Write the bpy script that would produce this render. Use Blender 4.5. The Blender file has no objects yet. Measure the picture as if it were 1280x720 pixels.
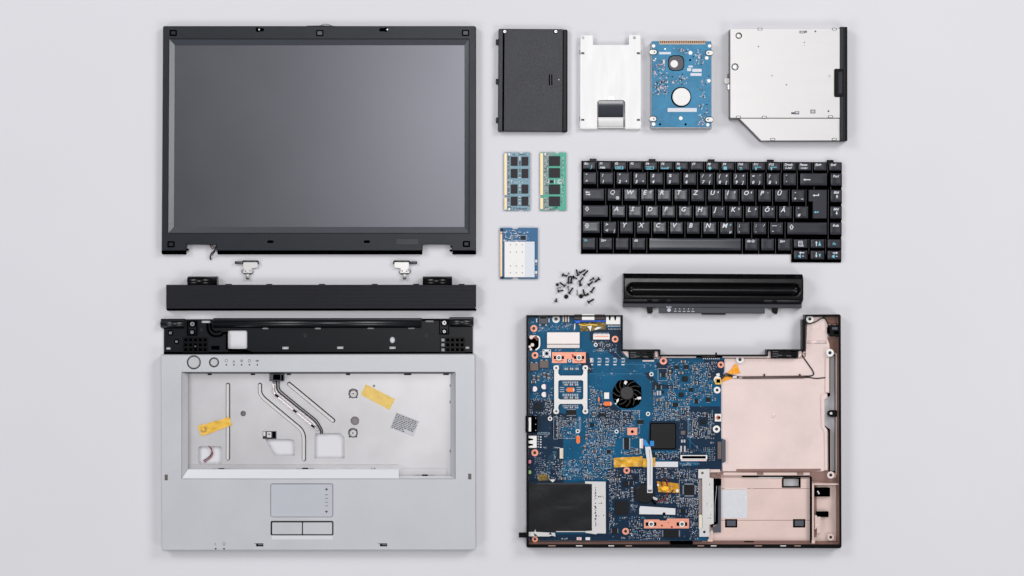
import bpy, math, random
from mathutils import Vector, Matrix, geometry

# ---------------------------------------------------------------- camera, world, light
SC = bpy.context.scene
COL = SC.collection
S = 0.0009                      # metres of tabletop per photograph pixel
HC = 1.92                       # camera height over the tabletop
cam_d = bpy.data.cameras.new('camera')
cam_d.lens = 60; cam_d.sensor_width = 36; cam_d.clip_start = 0.05; cam_d.clip_end = 50
cam = bpy.data.objects.new('camera', cam_d); COL.objects.link(cam)
cam.location = (0, 0, HC); SC.camera = cam

world = bpy.data.worlds.new('World'); SC.world = world; world.use_nodes = True
wb = world.node_tree.nodes['Background']
wb.inputs['Color'].default_value = (0.96, 0.97, 1.0, 1); wb.inputs['Strength'].default_value = 0.14

def area(name, loc, target, sx, sy, energy, col=(1, 1, 1)):
    d = bpy.data.lights.new(name, 'AREA'); d.shape = 'RECTANGLE'; d.size = sx; d.size_y = sy
    d.energy = energy; d.color = col
    o = bpy.data.objects.new(name, d); COL.objects.link(o); o.location = loc
    o.rotation_euler = (Vector(target) - Vector(loc)).to_track_quat('-Z', 'Y').to_euler()
    return o
area('overhead_softbox', (0.14, 0.46, 2.4), (0.14, 0.40, 0), 0.70, 0.85, 15, (1, 1, 0.99))
area('ceiling_diffuser', (0.1, 0.3, 3.2), (0.1, 0.2, 0), 4.2, 3.4, 7, (1, 1, 1))
area('softbox_back_right', (1.9, 1.5, 1.8), (0.1, 0, 0), 1.1, 1.1, 36, (1, 0.99, 0.99))
area('softbox_back_left', (-1.9, 1.4, 1.9), (-0.1, 0, 0), 1.1, 1.1, 29, (0.985, 0.985, 1))
area('softbox_front_right', (1.9, -1.5, 1.9), (0.1, 0, 0), 1.1, 1.1, 20, (1, 0.99, 0.99))
area('softbox_front_left', (-1.9, -1.5, 1.9), (-0.1, 0, 0), 1.1, 1.1, 17, (0.985, 0.985, 1))
SC.view_settings.view_transform = 'Standard'; SC.view_settings.look = 'None'
SC.view_settings.exposure = 0.0; SC.view_settings.gamma = 1.0

# ---------------------------------------------------------------- materials
def lin(c):
    return tuple(((x/255)/12.92 if x <= 10 else ((x/255+0.055)/1.055)**2.4) for x in c)
MATS = {}
def M(name, rgb, rough=0.5, metal=0.0, spec=0.5, bump=0.0, bscale=1500, var=0.0, vscale=40, coat=0.0, rvar=0.0, stretch=None):
    if name in MATS: return MATS[name]
    m = bpy.data.materials.new(name); m.use_nodes = True; MATS[name] = m
    nt = m.node_tree; b = nt.nodes['Principled BSDF']; L = nt.links.new
    col = lin(rgb) + (1,)
    b.inputs['Base Color'].default_value = col
    b.inputs['Roughness'].default_value = rough; b.inputs['Metallic'].default_value = metal
    b.inputs['Specular IOR Level'].default_value = spec
    if coat: b.inputs['Coat Weight'].default_value = coat; b.inputs['Coat Roughness'].default_value = 0.15
    tc = nt.nodes.new('ShaderNodeTexCoord'); src = tc.outputs['Object']
    if stretch:
        mp = nt.nodes.new('ShaderNodeMapping'); mp.inputs['Scale'].default_value = stretch
        L(src, mp.inputs['Vector']); src = mp.outputs['Vector']
    if var or rvar:
        n = nt.nodes.new('ShaderNodeTexNoise'); n.inputs['Scale'].default_value = vscale
        n.inputs['Detail'].default_value = 6; n.inputs['Roughness'].default_value = 0.62; L(src, n.inputs['Vector'])
        mr = nt.nodes.new('ShaderNodeMapRange'); mr.inputs['From Min'].default_value = 0.3; mr.inputs['From Max'].default_value = 0.7
        mr.inputs['To Min'].default_value = 1-var; mr.inputs['To Max'].default_value = 1+var
        L(n.outputs['Fac'], mr.inputs['Value'])
        mx = nt.nodes.new('ShaderNodeVectorMath'); mx.operation = 'SCALE'; mx.inputs[0].default_value = col[:3]
        L(mr.outputs['Result'], mx.inputs['Scale']); L(mx.outputs['Vector'], b.inputs['Base Color'])
        if rvar:
            m2 = nt.nodes.new('ShaderNodeMapRange'); m2.inputs['From Min'].default_value = 0.3; m2.inputs['From Max'].default_value = 0.7
            m2.inputs['To Min'].default_value = rough-rvar; m2.inputs['To Max'].default_value = rough+rvar
            L(n.outputs['Fac'], m2.inputs['Value']); L(m2.outputs['Result'], b.inputs['Roughness'])
    if bump:
        n2 = nt.nodes.new('ShaderNodeTexNoise'); n2.inputs['Scale'].default_value = bscale; n2.inputs['Detail'].default_value = 2
        L(src, n2.inputs['Vector'])
        bp = nt.nodes.new('ShaderNodeBump'); bp.inputs['Strength'].default_value = bump; bp.inputs['Distance'].default_value = 0.0004
        L(n2.outputs['Fac'], bp.inputs['Height']); L(bp.outputs['Normal'], b.inputs['Normal'])
    return m

table_m = M('table_paint', (213,212,217), 0.72, bump=0.10, bscale=1100, var=0.018, vscale=2.5)
bezel_m = M('bezel_plastic', (24,28,36), 0.35, spec=0.34, bump=0.25, bscale=2500, var=0.06, vscale=25, rvar=0.03)
black_m = M('black_plastic', (7,7,11), 0.33, spec=0.16, bump=0.1, bscale=2500, var=0.12, vscale=40)
deep_m = M('deep_black_plastic', (2,2,3), 0.5, spec=0.0)
gloss_m = M('gloss_black_plastic', (3,3,5), 0.22, spec=0.32, rvar=0.04, vscale=90)
rubber_m = M('grey_rubber', (92,92,96), 0.6, spec=0.3)
silver_m = M('silver_paint', (196,197,202), 0.42, metal=0.3, bump=0.25, bscale=3500, var=0.02, vscale=18, rvar=0.05)
pad_m    = M('touchpad_surface', (184,186,194), 0.5, metal=0.1, var=0.015, vscale=60)
ledge_m = M('silver_ledge', (216,218,223), 0.4, metal=0.1)
steel_m = M('brushed_steel', (224,222,225), 0.32, metal=0.62, bump=0.04, bscale=300, var=0.045, vscale=14, rvar=0.03)
bright_m = M('bright_steel', (220,218,217), 0.34, metal=0.35, var=0.03, vscale=30)
drive_m = M('drive_steel', (208,206,206), 0.42, metal=0.35, bump=0.06, bscale=300, var=0.03, vscale=14, stretch=(1,6,1), rvar=.04)
chrome_m = M('zinc_screw', (190,190,192), 0.28, metal=0.9, var=0.1, vscale=900)
dkmetal_m= M('dark_metal', (70,70,74), 0.35, metal=0.8)
gold_m = M('gold_contact', (222,186,142), 0.35, metal=0.3, var=0.10, vscale=900)
white_m  = M('white_plastic', (232,230,228), 0.5, var=0.03, vscale=300)
print_m = M('white_print', (212,214,222), 0.6)
cyan_m   = M('cyan_print', (110,185,205), 0.6)
greyp_m  = M('grey_print', (96,98,108), 0.6)
darkp_m  = M('dark_print', (40,42,50), 0.6)
tape_m   = M('amber_tape', (226,180,72), 0.35, bump=0.5, bscale=260, var=0.16, vscale=140, rvar=0.1)
tape2_m  = M('masking_tape', (222,188,104), 0.55, bump=0.3, bscale=300, var=0.12, vscale=160)
key_m = M('key_plastic', (35,36,45), 0.34, spec=0.36, bump=0.1, bscale=3000, var=0.05, vscale=55)
keyworn_m = M('worn_key_plastic', (38,40,50), 0.26, spec=0.5, var=0.04, vscale=60)
red_m    = M('red_wire', (150,30,40), 0.45)
wire_m   = M('black_wire', (22,20,22), 0.45)
pcb_m = M('blue_board', (0,79,115), 0.38, spec=0.18, var=0.24, vscale=30, bump=0.1, bscale=1200)
pcbd_m = M('dark_blue_board', (10,38,62), 0.40, spec=0.2, var=0.22, vscale=60)
pcbl_m = M('light_trace', (40,112,150), 0.45)
hpcb_m = M('drive_board', (52,124,162), 0.42, spec=.3, var=0.2, vscale=70)
hpcbd_m  = M('drive_board_trace', (70,130,165), 0.45)
rpcb_m = M('pale_blue_board', (116,150,166), 0.45, var=0.12, vscale=160)
rpcbd_m  = M('pale_blue_trace', (86,120,140), 0.45)
gpcb_m = M('green_board', (72,162,140), 0.45, var=0.08, vscale=160)
gpcbg_m  = M('greyed_green_board', (128,146,146), 0.45, var=0.15, vscale=500)
wpcb_m   = M('wifi_board', (8,88,134), 0.42, var=0.12, vscale=90)
pink_m = M('copper_pink_shield', (225,205,201), 0.48, metal=0.35, var=0.07, vscale=18, bump=0.1, bscale=400, rvar=0.08)
pink2_m = M('copper_pink_coating', (219,195,188), 0.5, metal=0.35, var=0.07, vscale=26, rvar=0.08)
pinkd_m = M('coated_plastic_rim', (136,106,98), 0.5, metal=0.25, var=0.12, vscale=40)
copper_m = M('bare_copper_pad', (236,160,136), 0.42, metal=0.35, var=0.06, vscale=300)
orange_m = M('orange_capacitor', (240,116,44), 0.45)
tan_m = M('ceramic_capacitor', (96,86,78), 0.5, var=0.15, vscale=900)
solder_m = M('solder', (176,182,192), 0.4, metal=0.35)
chip_m = M('chip_package', (20,21,24), 0.4, spec=0.22, bump=0.15, bscale=4000, var=0.08, vscale=200)
chipb_m = M('memory_package', (36,30,36), 0.45, spec=0.25, var=0.10, vscale=300)
ind_m    = M('inductor_case', (104,92,88), 0.5, metal=0.2, var=0.1, vscale=500)
violet_m = M('violet_sleeve', (104,60,130), 0.4)
bluep_m  = M('blue_plastic', (30,90,200), 0.35)
ribbon_m = M('white_ribbon', (214,214,218), 0.5, var=0.03, vscale=300)
brib_m   = M('blue_ribbon_stiffener', (30,130,200), 0.4)
cream_m  = M('cream_plastic', (222,214,196), 0.5)
rose_m   = M('rose_jack', (214,130,150), 0.4)
lime_m   = M('green_jack', (150,180,110), 0.4)
foil_m   = M('foil_label', (214,216,222), 0.42, metal=0.35, bump=0.4, bscale=900, var=0.04, vscale=200)
card_m = M('black_card_blank', (12,13,17), 0.28, spec=.5, bump=1.0, bscale=45, var=0.2, vscale=70)
darkgrey_m = M('dark_grey_plastic', (72,74,84), 0.45, var=0.06, vscale=100)
olive_m  = M('stained_tape', (120,98,34), 0.3, bump=0.8, bscale=400, var=0.6, vscale=220)
label_m = M('grey_label', (190,190,196), 0.55)
mirror_m = M('tinted_film', (74,76,86), 0.12, metal=0.9)

caddy_m  = M('caddy_steel', (220,219,219), 0.45, metal=0.2, var=0.025, vscale=20, bump=.05, bscale=500, stretch=(6,1,1), rvar=.06)
film_m   = M('dark_film', (46,48,58), 0.16, spec=.8)
# the panel: a matt polariser in front of dark glass
screen_m = M('panel_polariser', (97,98,104), 0.345, metal=1.0, var=0.03, vscale=9, rvar=0.015)

# ---------------------------------------------------------------- geometry helpers
class Thing:
    """an Empty at the thing's base; px/py are photograph pixels, z is millimetres over the table"""
    def __init__(s, name, label, cat, x, y, top, rot=0.0, group=None, zs=1.0):
        s.zs = zs; top *= zs
        s.x, s.y, s.top, s.rot = x, y, top, rot
        o = bpy.data.objects.new(name, None); COL.objects.link(o); s.root = o
        o.empty_display_size = 0.01
        s.k = (HC - top*0.001)/HC
        s.o = Vector(((x-640)*S*s.k, (360-y)*S*s.k, 0)); o.location = s.o
        o.rotation_euler = (0, 0, rot)
        o['label'] = label; o['category'] = cat
        if group: o['group'] = group
    def loc(s, px, py, z=0, zt=None):
        k = s.k if zt is None else (HC - zt*s.zs*0.001)/HC
        return (((px-640)*S*k - s.o.x), ((360-py)*S*k - s.o.y), z*s.zs*0.001)

def area2(p): return sum(p[i][0]*p[(i+1) % len(p)][1] - p[(i+1) % len(p)][0]*p[i][1] for i in range(len(p)))/2
def inset(p, d):
    n = len(p); out = []
    for i in range(n):
        a, b, c = p[i-1], p[i], p[(i+1) % n]
        e1 = (b[0]-a[0], b[1]-a[1]); e2 = (c[0]-b[0], c[1]-b[1])
        l1 = math.hypot(*e1) or 1e-9; l2 = math.hypot(*e2) or 1e-9
        n1 = (-e1[1]/l1, e1[0]/l1); n2 = (-e2[1]/l2, e2[0]/l2)
        q = max(0.35, 1 + n1[0]*n2[0] + n1[1]*n2[1])
        out.append((b[0]+d*(n1[0]+n2[0])/q, b[1]+d*(n1[1]+n2[1])/q))
    return out
def rect(x0, y0, x1, y1): return [(x0, y0), (x1, y0), (x1, y1), (x0, y1)]
def rrect(x0, y0, x1, y1, r, n=4):
    out = []
    for cx, cy, a0 in ((x1-r, y1-r, 0), (x0+r, y1-r, 90), (x0+r, y0+r, 180), (x1-r, y0+r, 270)):
        for i in range(n+1):
            a = math.radians(a0+90*i/n); out.append((cx+r*math.cos(a), cy+r*math.sin(a)))
    return out
def circ(cx, cy, r, n=20, ry=None): 
    ry = ry or r
    return [(cx+r*math.cos(2*math.pi*i/n), cy+ry*math.sin(2*math.pi*i/n)) for i in range(n)]
def capsule(path, r, n=6, rnd=True):
    def side(pts):
        out = []
        for i, p in enumerate(pts):
            if i == 0: d = (pts[1][0]-p[0], pts[1][1]-p[1])
            elif i == len(pts)-1: d = (p[0]-pts[i-1][0], p[1]-pts[i-1][1])
            else:
                a = (p[0]-pts[i-1][0], p[1]-pts[i-1][1]); b = (pts[i+1][0]-p[0], pts[i+1][1]-p[1])
                la, lb = math.hypot(*a) or 1.0, math.hypot(*b) or 1.0; d = (a[0]/la+b[0]/lb, a[1]/la+b[1]/lb)
            l = max(1e-6, math.hypot(*d)); out.append((p[0]-d[1]/l*r, p[1]+d[0]/l*r, math.atan2(d[1], d[0])))
        return out
    f = side(path); b = side(path[::-1]); out = []
    for s_, in ((f,), (b,)):
        out += [(q[0], q[1]) for q in s_]
        if rnd:
            e = path[-1] if s_ is f else path[0]; a0 = s_[-1][2] + math.pi/2
            for i in range(1, n): a = a0 - math.pi*i/n; out.append((e[0]+r*math.cos(a), e[1]+r*math.sin(a)))
    return out
def bend(pts, r=4, n=5):
    """rounds the corners of a polyline"""
    out = [pts[0]]
    for i in range(1, len(pts)-1):
        a, b, c = Vector(pts[i-1]), Vector(pts[i]), Vector(pts[i+1])
        ra = min(r, (a-b).length*0.45); rc = min(r, (c-b).length*0.45)
        p, q = b+(a-b).normalized()*ra, b+(c-b).normalized()*rc
        for j in range(n+1):
            t = j/n; out.append(tuple(p*(1-t)**2 + b*2*t*(1-t) + q*t*t))
    out.append(pts[-1]); return out
def rot_rect(cx, cy, w, h, deg):
    a = math.radians(deg); c, s_ = math.cos(a), math.sin(a)
    return [(cx+x*c-y*s_, cy+x*s_+y*c) for x, y in ((-w/2, -h/2), (w/2, -h/2), (w/2, h/2), (-w/2, h/2))]

FONTC = {}
def glyphs(txt, shear=0.0, bold=0.0):
    key = (txt, shear, bold)
    if key not in FONTC:
        c = bpy.data.curves.new('t', 'FONT'); c.body = txt; c.size = 1.0; c.shear = shear; c.offset = bold; c.resolution_u = 2
        o = bpy.data.objects.new('t', c); me = bpy.data.meshes.new_from_object(o)
        vs = [(v.co.x, v.co.y) for v in me.vertices]; fs = [tuple(p.vertices) for p in me.polygons]
        bpy.data.objects.remove(o); bpy.data.curves.remove(c); bpy.data.meshes.remove(me)
        if bold and vs and max(max(abs(x), abs(y)) for x, y in vs) > 1.1*len(txt)+.3: vs, fs = glyphs(txt, shear, 0)
        FONTC[key] = (vs, fs)
    return FONTC[key]

class MB:
    def __init__(s, thing, *mats, zt=None, dz=0.0):
        s.dz = dz
        s.t = thing; s.mats = mats; s.v = []; s.f = []; s.mi = []; s.sm = []; s.m = 0; s.zt = zt
        s.c = None
    def P(s, x, y, z): return s.t.loc(x, y, z+s.dz, s.zt)
    def face(s, idx, m=None, smooth=False): s.f.append(tuple(idx)); s.mi.append(s.m if m is None else m); s.sm.append(smooth)
    def poly(s, pts, z0, z1, holes=(), b=0.0, bz=None, m=None, smooth=False, walls=True):
        loops = []
        for k, lp in enumerate([pts]+list(holes)):
            w = [s.P(x, y, 0)[:2] for x, y in lp]
            if (area2(w) < 0) == (k == 0): w = w[::-1]
            loops.append(w)
        zs = getattr(s.t, 'zs', 1.0); bw = b*S; bz = (b*0.9 if bz is None else bz); tops = []; z0m, z1m = (z0+s.dz)*.001*zs, (z1+s.dz)*.001*zs; bzm = bz*.001*zs
        for w in loops:
            n = len(w); base = len(s.v)
            if walls:
                s.v += [(x, y, z0m) for x, y in w]
                s.v += [(x, y, z1m-(bzm if b else 0)) for x, y in w]
                for i in range(n):
                    j = (i+1) % n; s.face((base+i, base+j, base+n+j, base+n+i), m, smooth)
                top = list(range(base+n, base+2*n))
                if b:
                    iw = inset(w, bw); b2 = len(s.v); s.v += [(x, y, z1m) for x, y in iw]
                    for i in range(n):
                        j = (i+1) % n; s.face((base+n+i, base+n+j, b2+j, b2+i), m, smooth)
                    top = list(range(b2, b2+n))
            else:
                s.v += [(x, y, z1m) for x, y in w]; top = list(range(base, base+n))
            tops.append(top)
        if len(loops) == 1: s.face(tops[0], m)
        else:
            flat = [i for t in tops for i in t]
            for tri in geometry.tessellate_polygon([[Vector((s.v[i][0], s.v[i][1], 0)) for i in t] for t in tops]):
                a, b_, c = [flat[i] for i in tri]
                va, vb, vc = s.v[a], s.v[b_], s.v[c]
                if (vb[0]-va[0])*(vc[1]-va[1])-(vb[1]-va[1])*(vc[0]-va[0]) < 0: b_, c = c, b_
                s.face((a, b_, c), m)
        return s
    def box(s, x0, y0, x1, y1, z0, z1, b=0.0, bz=None, m=None): return s.poly(rect(x0, y0, x1, y1), z0, z1, b=b, bz=bz, m=m)
    def cyl(s, cx, cy, r, z0, z1, n=20, b=0.0, m=None, hole=0): 
        return s.poly(circ(cx, cy, r, n), z0, z1, holes=[circ(cx, cy, hole, n)] if hole else (), b=b, m=m)
    def sheet(s, pts, z, m=None, holes=()): return s.poly(pts, z, z, holes=holes, m=m, walls=False)
    def trough(s, pts, z, depth, slope, m=None, floor_m=None, floor=True):
        """a pressed groove: sloping walls down to a floor, drawn inside the outline pts"""
        w = [s.P(x, y, 0)[:2] for x, y in pts]
        if area2(w) < 0: w = w[::-1]
        iw = inset(w, slope*S); n = len(w); b0 = len(s.v)
        s.v += [(x, y, z*.001) for x, y in w] + [(x, y, (z-depth)*.001) for x, y in iw]
        for i in range(n):
            j = (i+1) % n; s.face((b0+i, b0+j, b0+n+j, b0+n+i), m)
        if floor: s.face(range(b0+n, b0+2*n), floor_m if floor_m is not None else m)
        return s
    def quad(s, *pts, m=None):
        b0 = len(s.v); s.v += [s.P(*p) for p in pts]; s.face(range(b0, b0+len(pts)), m); return s
    def tube(s, path, r, n=8, m=None, cap=True):
        """path of (px, py, z mm); r in pixels"""
        P = [Vector(s.P(*p)) for p in path]; base = len(s.v); up = None; rr = r if isinstance(r, (list, tuple)) else [r]*len(P)
        for i, p in enumerate(P):
            d = ((P[min(i+1, len(P)-1)]-P[max(i-1, 0)])).normalized()
            if up is None: up = Vector((0, 0, 1)) if abs(d.z) < 0.9 else Vector((1, 0, 0))
            a = d.cross(up).normalized(); b = a.cross(d).normalized(); up = b
            for k in range(n):
                t = 2*math.pi*k/n; s.v.append(tuple(p + (a*math.cos(t)+b*math.sin(t))*rr[i]*S))
        for i in range(len(P)-1):
            for k in range(n):
                k2 = (k+1) % n; s.face((base+i*n+k, base+i*n+k2, base+(i+1)*n+k2, base+(i+1)*n+k), m, True)
        if cap:
            s.face([base+k for k in range(n)][::-1], m); s.face([base+(len(P)-1)*n+k for k in range(n)], m)
        return s
    def prof(s, x0, x1, pts, m=None, smooth=False, z0=0):
        """profile of (py, z) swept from x0 to x1, closed down to z0 with end caps"""
        base = len(s.v); n = len(pts)
        for x in (x0, x1): s.v += [s.P(x, y, z) for y, z in pts]
        for i in range(n-1): s.face((base+i, base+i+1, base+n+i+1, base+n+i), m, smooth)
        e = len(s.v)
        for x in (x0, x1): s.v += [s.P(x, pts[0][0], z0), s.P(x, pts[-1][0], z0)]
        s.face([e, *range(base, base+n), e+1], m); s.face([e+2, *range(base+n, base+2*n), e+3][::-1], m)
        return s
    def grid(s, xs, ys, fz, m=None, smooth=True):
        base = len(s.v); nx, ny = len(xs), len(ys)
        for y in ys:
            for x in xs: s.v.append(s.P(x, y, fz(x, y)))
        for j in range(ny-1):
            for i in range(nx-1):
                a = base+j*nx+i; s.face((a, a+nx, a+nx+1, a+1), m, smooth)
        return s
    def text(s, txt, x, y, size, z, m=None, shear=0.25, bold=0.02, align='l', sx=1.0, fz=None, ang=0):
        vs, fs = glyphs(txt, shear, bold)
        if not vs: return s
        w = max(v[0] for v in vs)*size*sx; ox = {'l': 0, 'c': -w/2, 'r': -w}[align]; base = len(s.v)
        ca, sa = math.cos(math.radians(ang)), math.sin(math.radians(ang))
        for vx, vy in vs:
            dx, dy = ox+vx*size*sx, -vy*size
            px, py = x+dx*ca-dy*sa, y+dx*sa+dy*ca
            s.v.append(s.P(px, py, z if fz is None else fz(px, py)))
        for f in fs: s.face([base+i for i in f], m)
        return s
    def mesh(s, name):
        me = bpy.data.meshes.new(name); me.from_pydata(s.v, [], s.f)
        for m in s.mats: me.materials.append(m)
        me.polygons.foreach_set('material_index', s.mi); me.polygons.foreach_set('use_smooth', s.sm)
        me.update(); return me
    def build(s, name, parent=None, kind=None, label=None):
        o = bpy.data.objects.new(name, s.mesh(name)); COL.objects.link(o)
        o.parent = parent if parent is not None else s.t.root
        if kind: o['kind'] = kind
        if label: o['label'] = label
        return o
def put(me, name, parent, loc, rz=0.0, sc=None):
    o = bpy.data.objects.new(name, me); COL.objects.link(o); o.parent = parent; o.location = loc; o.rotation_euler = (0, 0, rz)
    if sc: o.scale = sc
    return o

# ---------------------------------------------------------------- the tabletop
me = bpy.data.meshes.new('tabletop')
me.from_pydata([(-4, -4, 0), (4, -4, 0), (4, 4, 0), (-4, 4, 0), (-4, -4, -.04), (4, -4, -.04), (4, 4, -.04), (-4, 4, -.04)], [],
               [(0, 1, 2, 3), (4, 7, 6, 5), (0, 4, 5, 1), (1, 5, 6, 2), (2, 6, 7, 3), (3, 7, 4, 0)])
me.materials.append(table_m)
tb = bpy.data.objects.new('tabletop', me); COL.objects.link(tb); tb['kind'] = 'structure'
tb['label'] = 'plain pale grey tabletop under all the laptop parts'
# ================================================================ display lid
T = Thing('display_lid', 'wide dark grey laptop display with large blank screen and two hinge notches', 'laptop display', 400, 175, 8)
out = [(204.5, 32.5), (593.5, 32.5), (595, 34), (595, 313.3), (565, 313.3), (565, 309), (563.5, 305.5), (529, 305.5), (528, 307), (528, 313.3),
       (270.5, 313.3), (270.5, 306), (232.8, 305.5), (232.5, 313.3), (202, 313.3), (203.7, 34)]
hole = [(211.6, 49), (586, 49), (586, 291.2), (210.2, 291.2)]
b = MB(T, bezel_m)
b.poly(out, 0.5, 8, holes=[hole], b=0.7, bz=0.6)
b.build('bezel')
b = MB(T, M('lit_bevel_plastic', (44,48,58), .3, spec=.9, var=.04, vscale=20))      # sloping inner frame, mitred at the corners; caught light put into its paler colour
I0 = [(211.6, 49), (586, 49), (586, 291.2), (210.2, 291.2)]; I1 = [(218, 56), (580.6, 56), (580.6, 283.6), (216.8, 283.6)]
for i in range(4):
    j = (i+1) % 4
    b.quad((*I0[i], 7.4), (*I0[j], 7.4), (*I1[j], 5.9), (*I1[i], 5.9))
    b.quad((*I0[i], 8.0), (*I0[j], 8.0), (*I0[j], 7.2), (*I0[i], 7.2))
    b.quad((*I1[i], 5.9), (*I1[j], 5.9), (*I1[j], 4.6), (*I1[i], 4.6))
b.build('inner_bevel')
MB(T, screen_m).poly([(217, 55.6), (581, 55.6), (581, 284), (216, 284)], 4, 5.2).build('screen')
b = MB(T, deep_m)      # rounded lower lip of the lid, broken at the hinges; shade painted deep black
for x0, x1 in ((201.6, 231.5), (271.5, 527.5), (565.5, 595)):
    b.prof(x0, x1, [(313.2, 5.0), (314, 6.9), (315.5, 6.4), (317, 4.6), (317.8, 2), (317.9, 0.5)], smooth=True, z0=0.3)
b.build('lower_lip')
b = MB(T, deep_m)
for cx, cy in ((233.5, 312), (564.5, 308), (563.5, 313)): b.tube([(cx-1.5, cy, 4), (cx+1.5, cy, 4)], 1.4)
b.build('hinge_knuckle')
MB(T, chrome_m).cyl(234.2, 313, 1.4, 2, 4.5, 12, 0.3).build('hinge_screw')
for (x, y, mm) in ((216.6, 41.2, bezel_m), (399.8, 41.4, rubber_m), (582, 41.2, rubber_m), (213.8, 305.4, bezel_m), (583, 305, bezel_m)):
    b = MB(T, deep_m, mm)
    b.poly(rrect(x-4.6, y-3.9, x+4.6, y+3.9, 1.2), 7.9, 8.15); b.poly(rrect(x-3, y-2.4, x+3, y+2.4, .6), 8, 8.9, b=0.7, m=1)
    b.build('rubber_bumper')
for x, y, s_ in ((325, 37.3, 1), (479, 37.3, -1)):
    b = MB(T, deep_m, bright_m)
    b.poly(rrect(x-5, y-2.3, x+5, y+2.0, 1.8), 8, 8.06); b.poly(rrect(x-3.3*s_-2, y-3, x-3.3*s_+2, y+2.6, 1.5), 8, 8.6, b=.4)
    b.cyl(x-(1 if s_ > 0 else -5.2), y-0.3, 1.0, 8, 8.8, 8, m=1)
    b.build('latch_slot')
for x in (338, 458.5): MB(T, deep_m).poly(rrect(x-4, 300.4, x+4, 303.8, 1.5), 8, 8.06).build('lower_latch_slot')
MB(T, M('dark_badge', (30,32,40), 0.3, spec=.4)).poly(rect(495, 298.4, 523.5, 306), 8, 8.25, b=.3).build('badge')
b = MB(T, wire_m); b.tube([(396, 33, 5), (401.5, 31.2, 6), (405, 29.8, 6), (410, 30.2, 6), (416.5, 32.5, 5), (418, 34, 4)], 0.35, 6); b.build('antenna_wire')
MB(T, black_m).poly([(383, 31.8), (403, 31.4), (418, 32), (418, 33), (383, 33)], 2, 6).build('top_catch')
b = MB(T, wire_m)
b.tube([(270, 307, 6), (268, 313, 6), (263.5, 317, 5), (261.6, 321, 2), (262.2, 324.6, 1)], 1.0); b.build('cable')
b = MB(T, M('brown_wire', (80,52,48), .5)); b.tube([(262, 306, 5), (265, 311, 5.5), (270, 308, 5)], 0.8)
b.tube([(264, 306, 4), (269, 312, 4.5), (267, 315.5, 4), (264.5, 319, 3)], 0.5); b.build('cable_loom')

# ================================================================ hinges
def hinge(side, label):
    f = -1 if side else 1; cx = 312 if not side else 502.7
    X = lambda x: cx + f*(x-312)
    t = Thing('hinge', label, 'hinge', cx, 337, 5, group='two display hinges below the screen')
    b = MB(t, bright_m)
    b.poly([(X(x), y) for x, y in ((303.5, 326.8), (322, 326.8), (322, 334.5), (314.5, 335.6), (314, 338), (315, 341.4), (302.6, 341.4), (305.2, 337), (303.5, 335))], 0.6, 3.2, holes=[circ(X(306.5), 339, .8, 8), circ(X(312), 338.6, .7, 8)], b=0.35)
    b.build('hinge_plate')
    b = MB(t, dkmetal_m); b.tube([(X(303), 326.6, 3.0), (X(322.6), 326.6, 3.0)], 1.2, 12); b.build('hinge_barrel')
    b = MB(t, M('hinge_pin_steel', (84,84,90), .3, metal=.8)); b.tube([(X(293.4), 328.3, 2.6), (X(303.4), 328.3, 2.6)], 1.75, 14)
    b.tube([(X(321.8), 328.3, 2.6), (X(323.4), 328.3, 2.6)], 1.9, 14); b.build('hinge_pin')
    b = MB(t, chrome_m); b.tube([(X(309.2), 341, 2.2), (X(309.2), 349, 2.2)], 2.1, 14); b.tube([(X(307.3), 342, 3.6), (X(307.3), 348, 3.6)], .5)
    b.build('threaded_post'); 
    b = MB(t, dkmetal_m); b.tube([(X(302.6), 337, 1.5), (X(301.5), 340, 2), (X(303.8), 342, 1.5), (X(314.6), 342.4, 1.5), (X(316), 339, 1.5)], .5); b.build('spring_clip')
hinge(0, 'small silver hinge below the display whose dark pin points left')
hinge(1, 'small silver hinge below the display whose dark pin points right')

# ================================================================ ribbed hinge cover
T = Thing('hinge_cover', 'long flat black ribbed strip with two raised barrel sections above the palm rest', 'cover strip', 400, 372, 11)
b = MB(T, M('ribbed_plastic', (20,21,28), .38, spec=.32, bump=.1, bscale=3000, var=.05, vscale=40))
pts = [(355.8, 0.4), (355.9, 9.8)]
for i in range(17):
    y = 356.4 + i*1.72; pts += [(y, 10.8), (y+.45, 10.98), (y+1.15, 10.98), (y+1.6, 10.8)]
pts += [(385.9, 10.4)]
b.prof(208.2, 594.2, pts, z0=0.4); b.build('ribbed_panel')
b = MB(T, deep_m); b.prof(207.8, 595.2, [(385.9, 10.3), (386.8, 9.6), (388, 6.5), (388.6, 2)], smooth=True, z0=.4); b.box(207.7, 355.8, 208.25, 386, .4, 10.4); b.box(594.2, 355.6, 594.8, 384, .4, 10.2)
b.build('dark_edge')
for x0, x1 in ((234.2, 271.4), (528.4, 565)):
    b = MB(T, gloss_m)
    pr = [(345.4, 4.0)] + [(351.6-6.2*math.cos(math.radians(a)), 6.2+5.8*math.sin(math.radians(a))) for a in range(0, 181, 12)] + [(357.9, 4)]
    b.prof(x0, x1, pr, smooth=True, z0=1); b.build('hinge_barrel_cover')
for x in (285, 336, 402, 468, 520, 577): MB(T, deep_m).box(x-3.5, 354.9, x+3.5, 355.9, 4, 9).build('edge_tab')

# ================================================================ palm rest assembly
T = Thing('palm_rest', 'silver laptop palm rest with touchpad, empty keyboard well and black rear strip', 'palm rest', 398, 545, 13)
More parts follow.
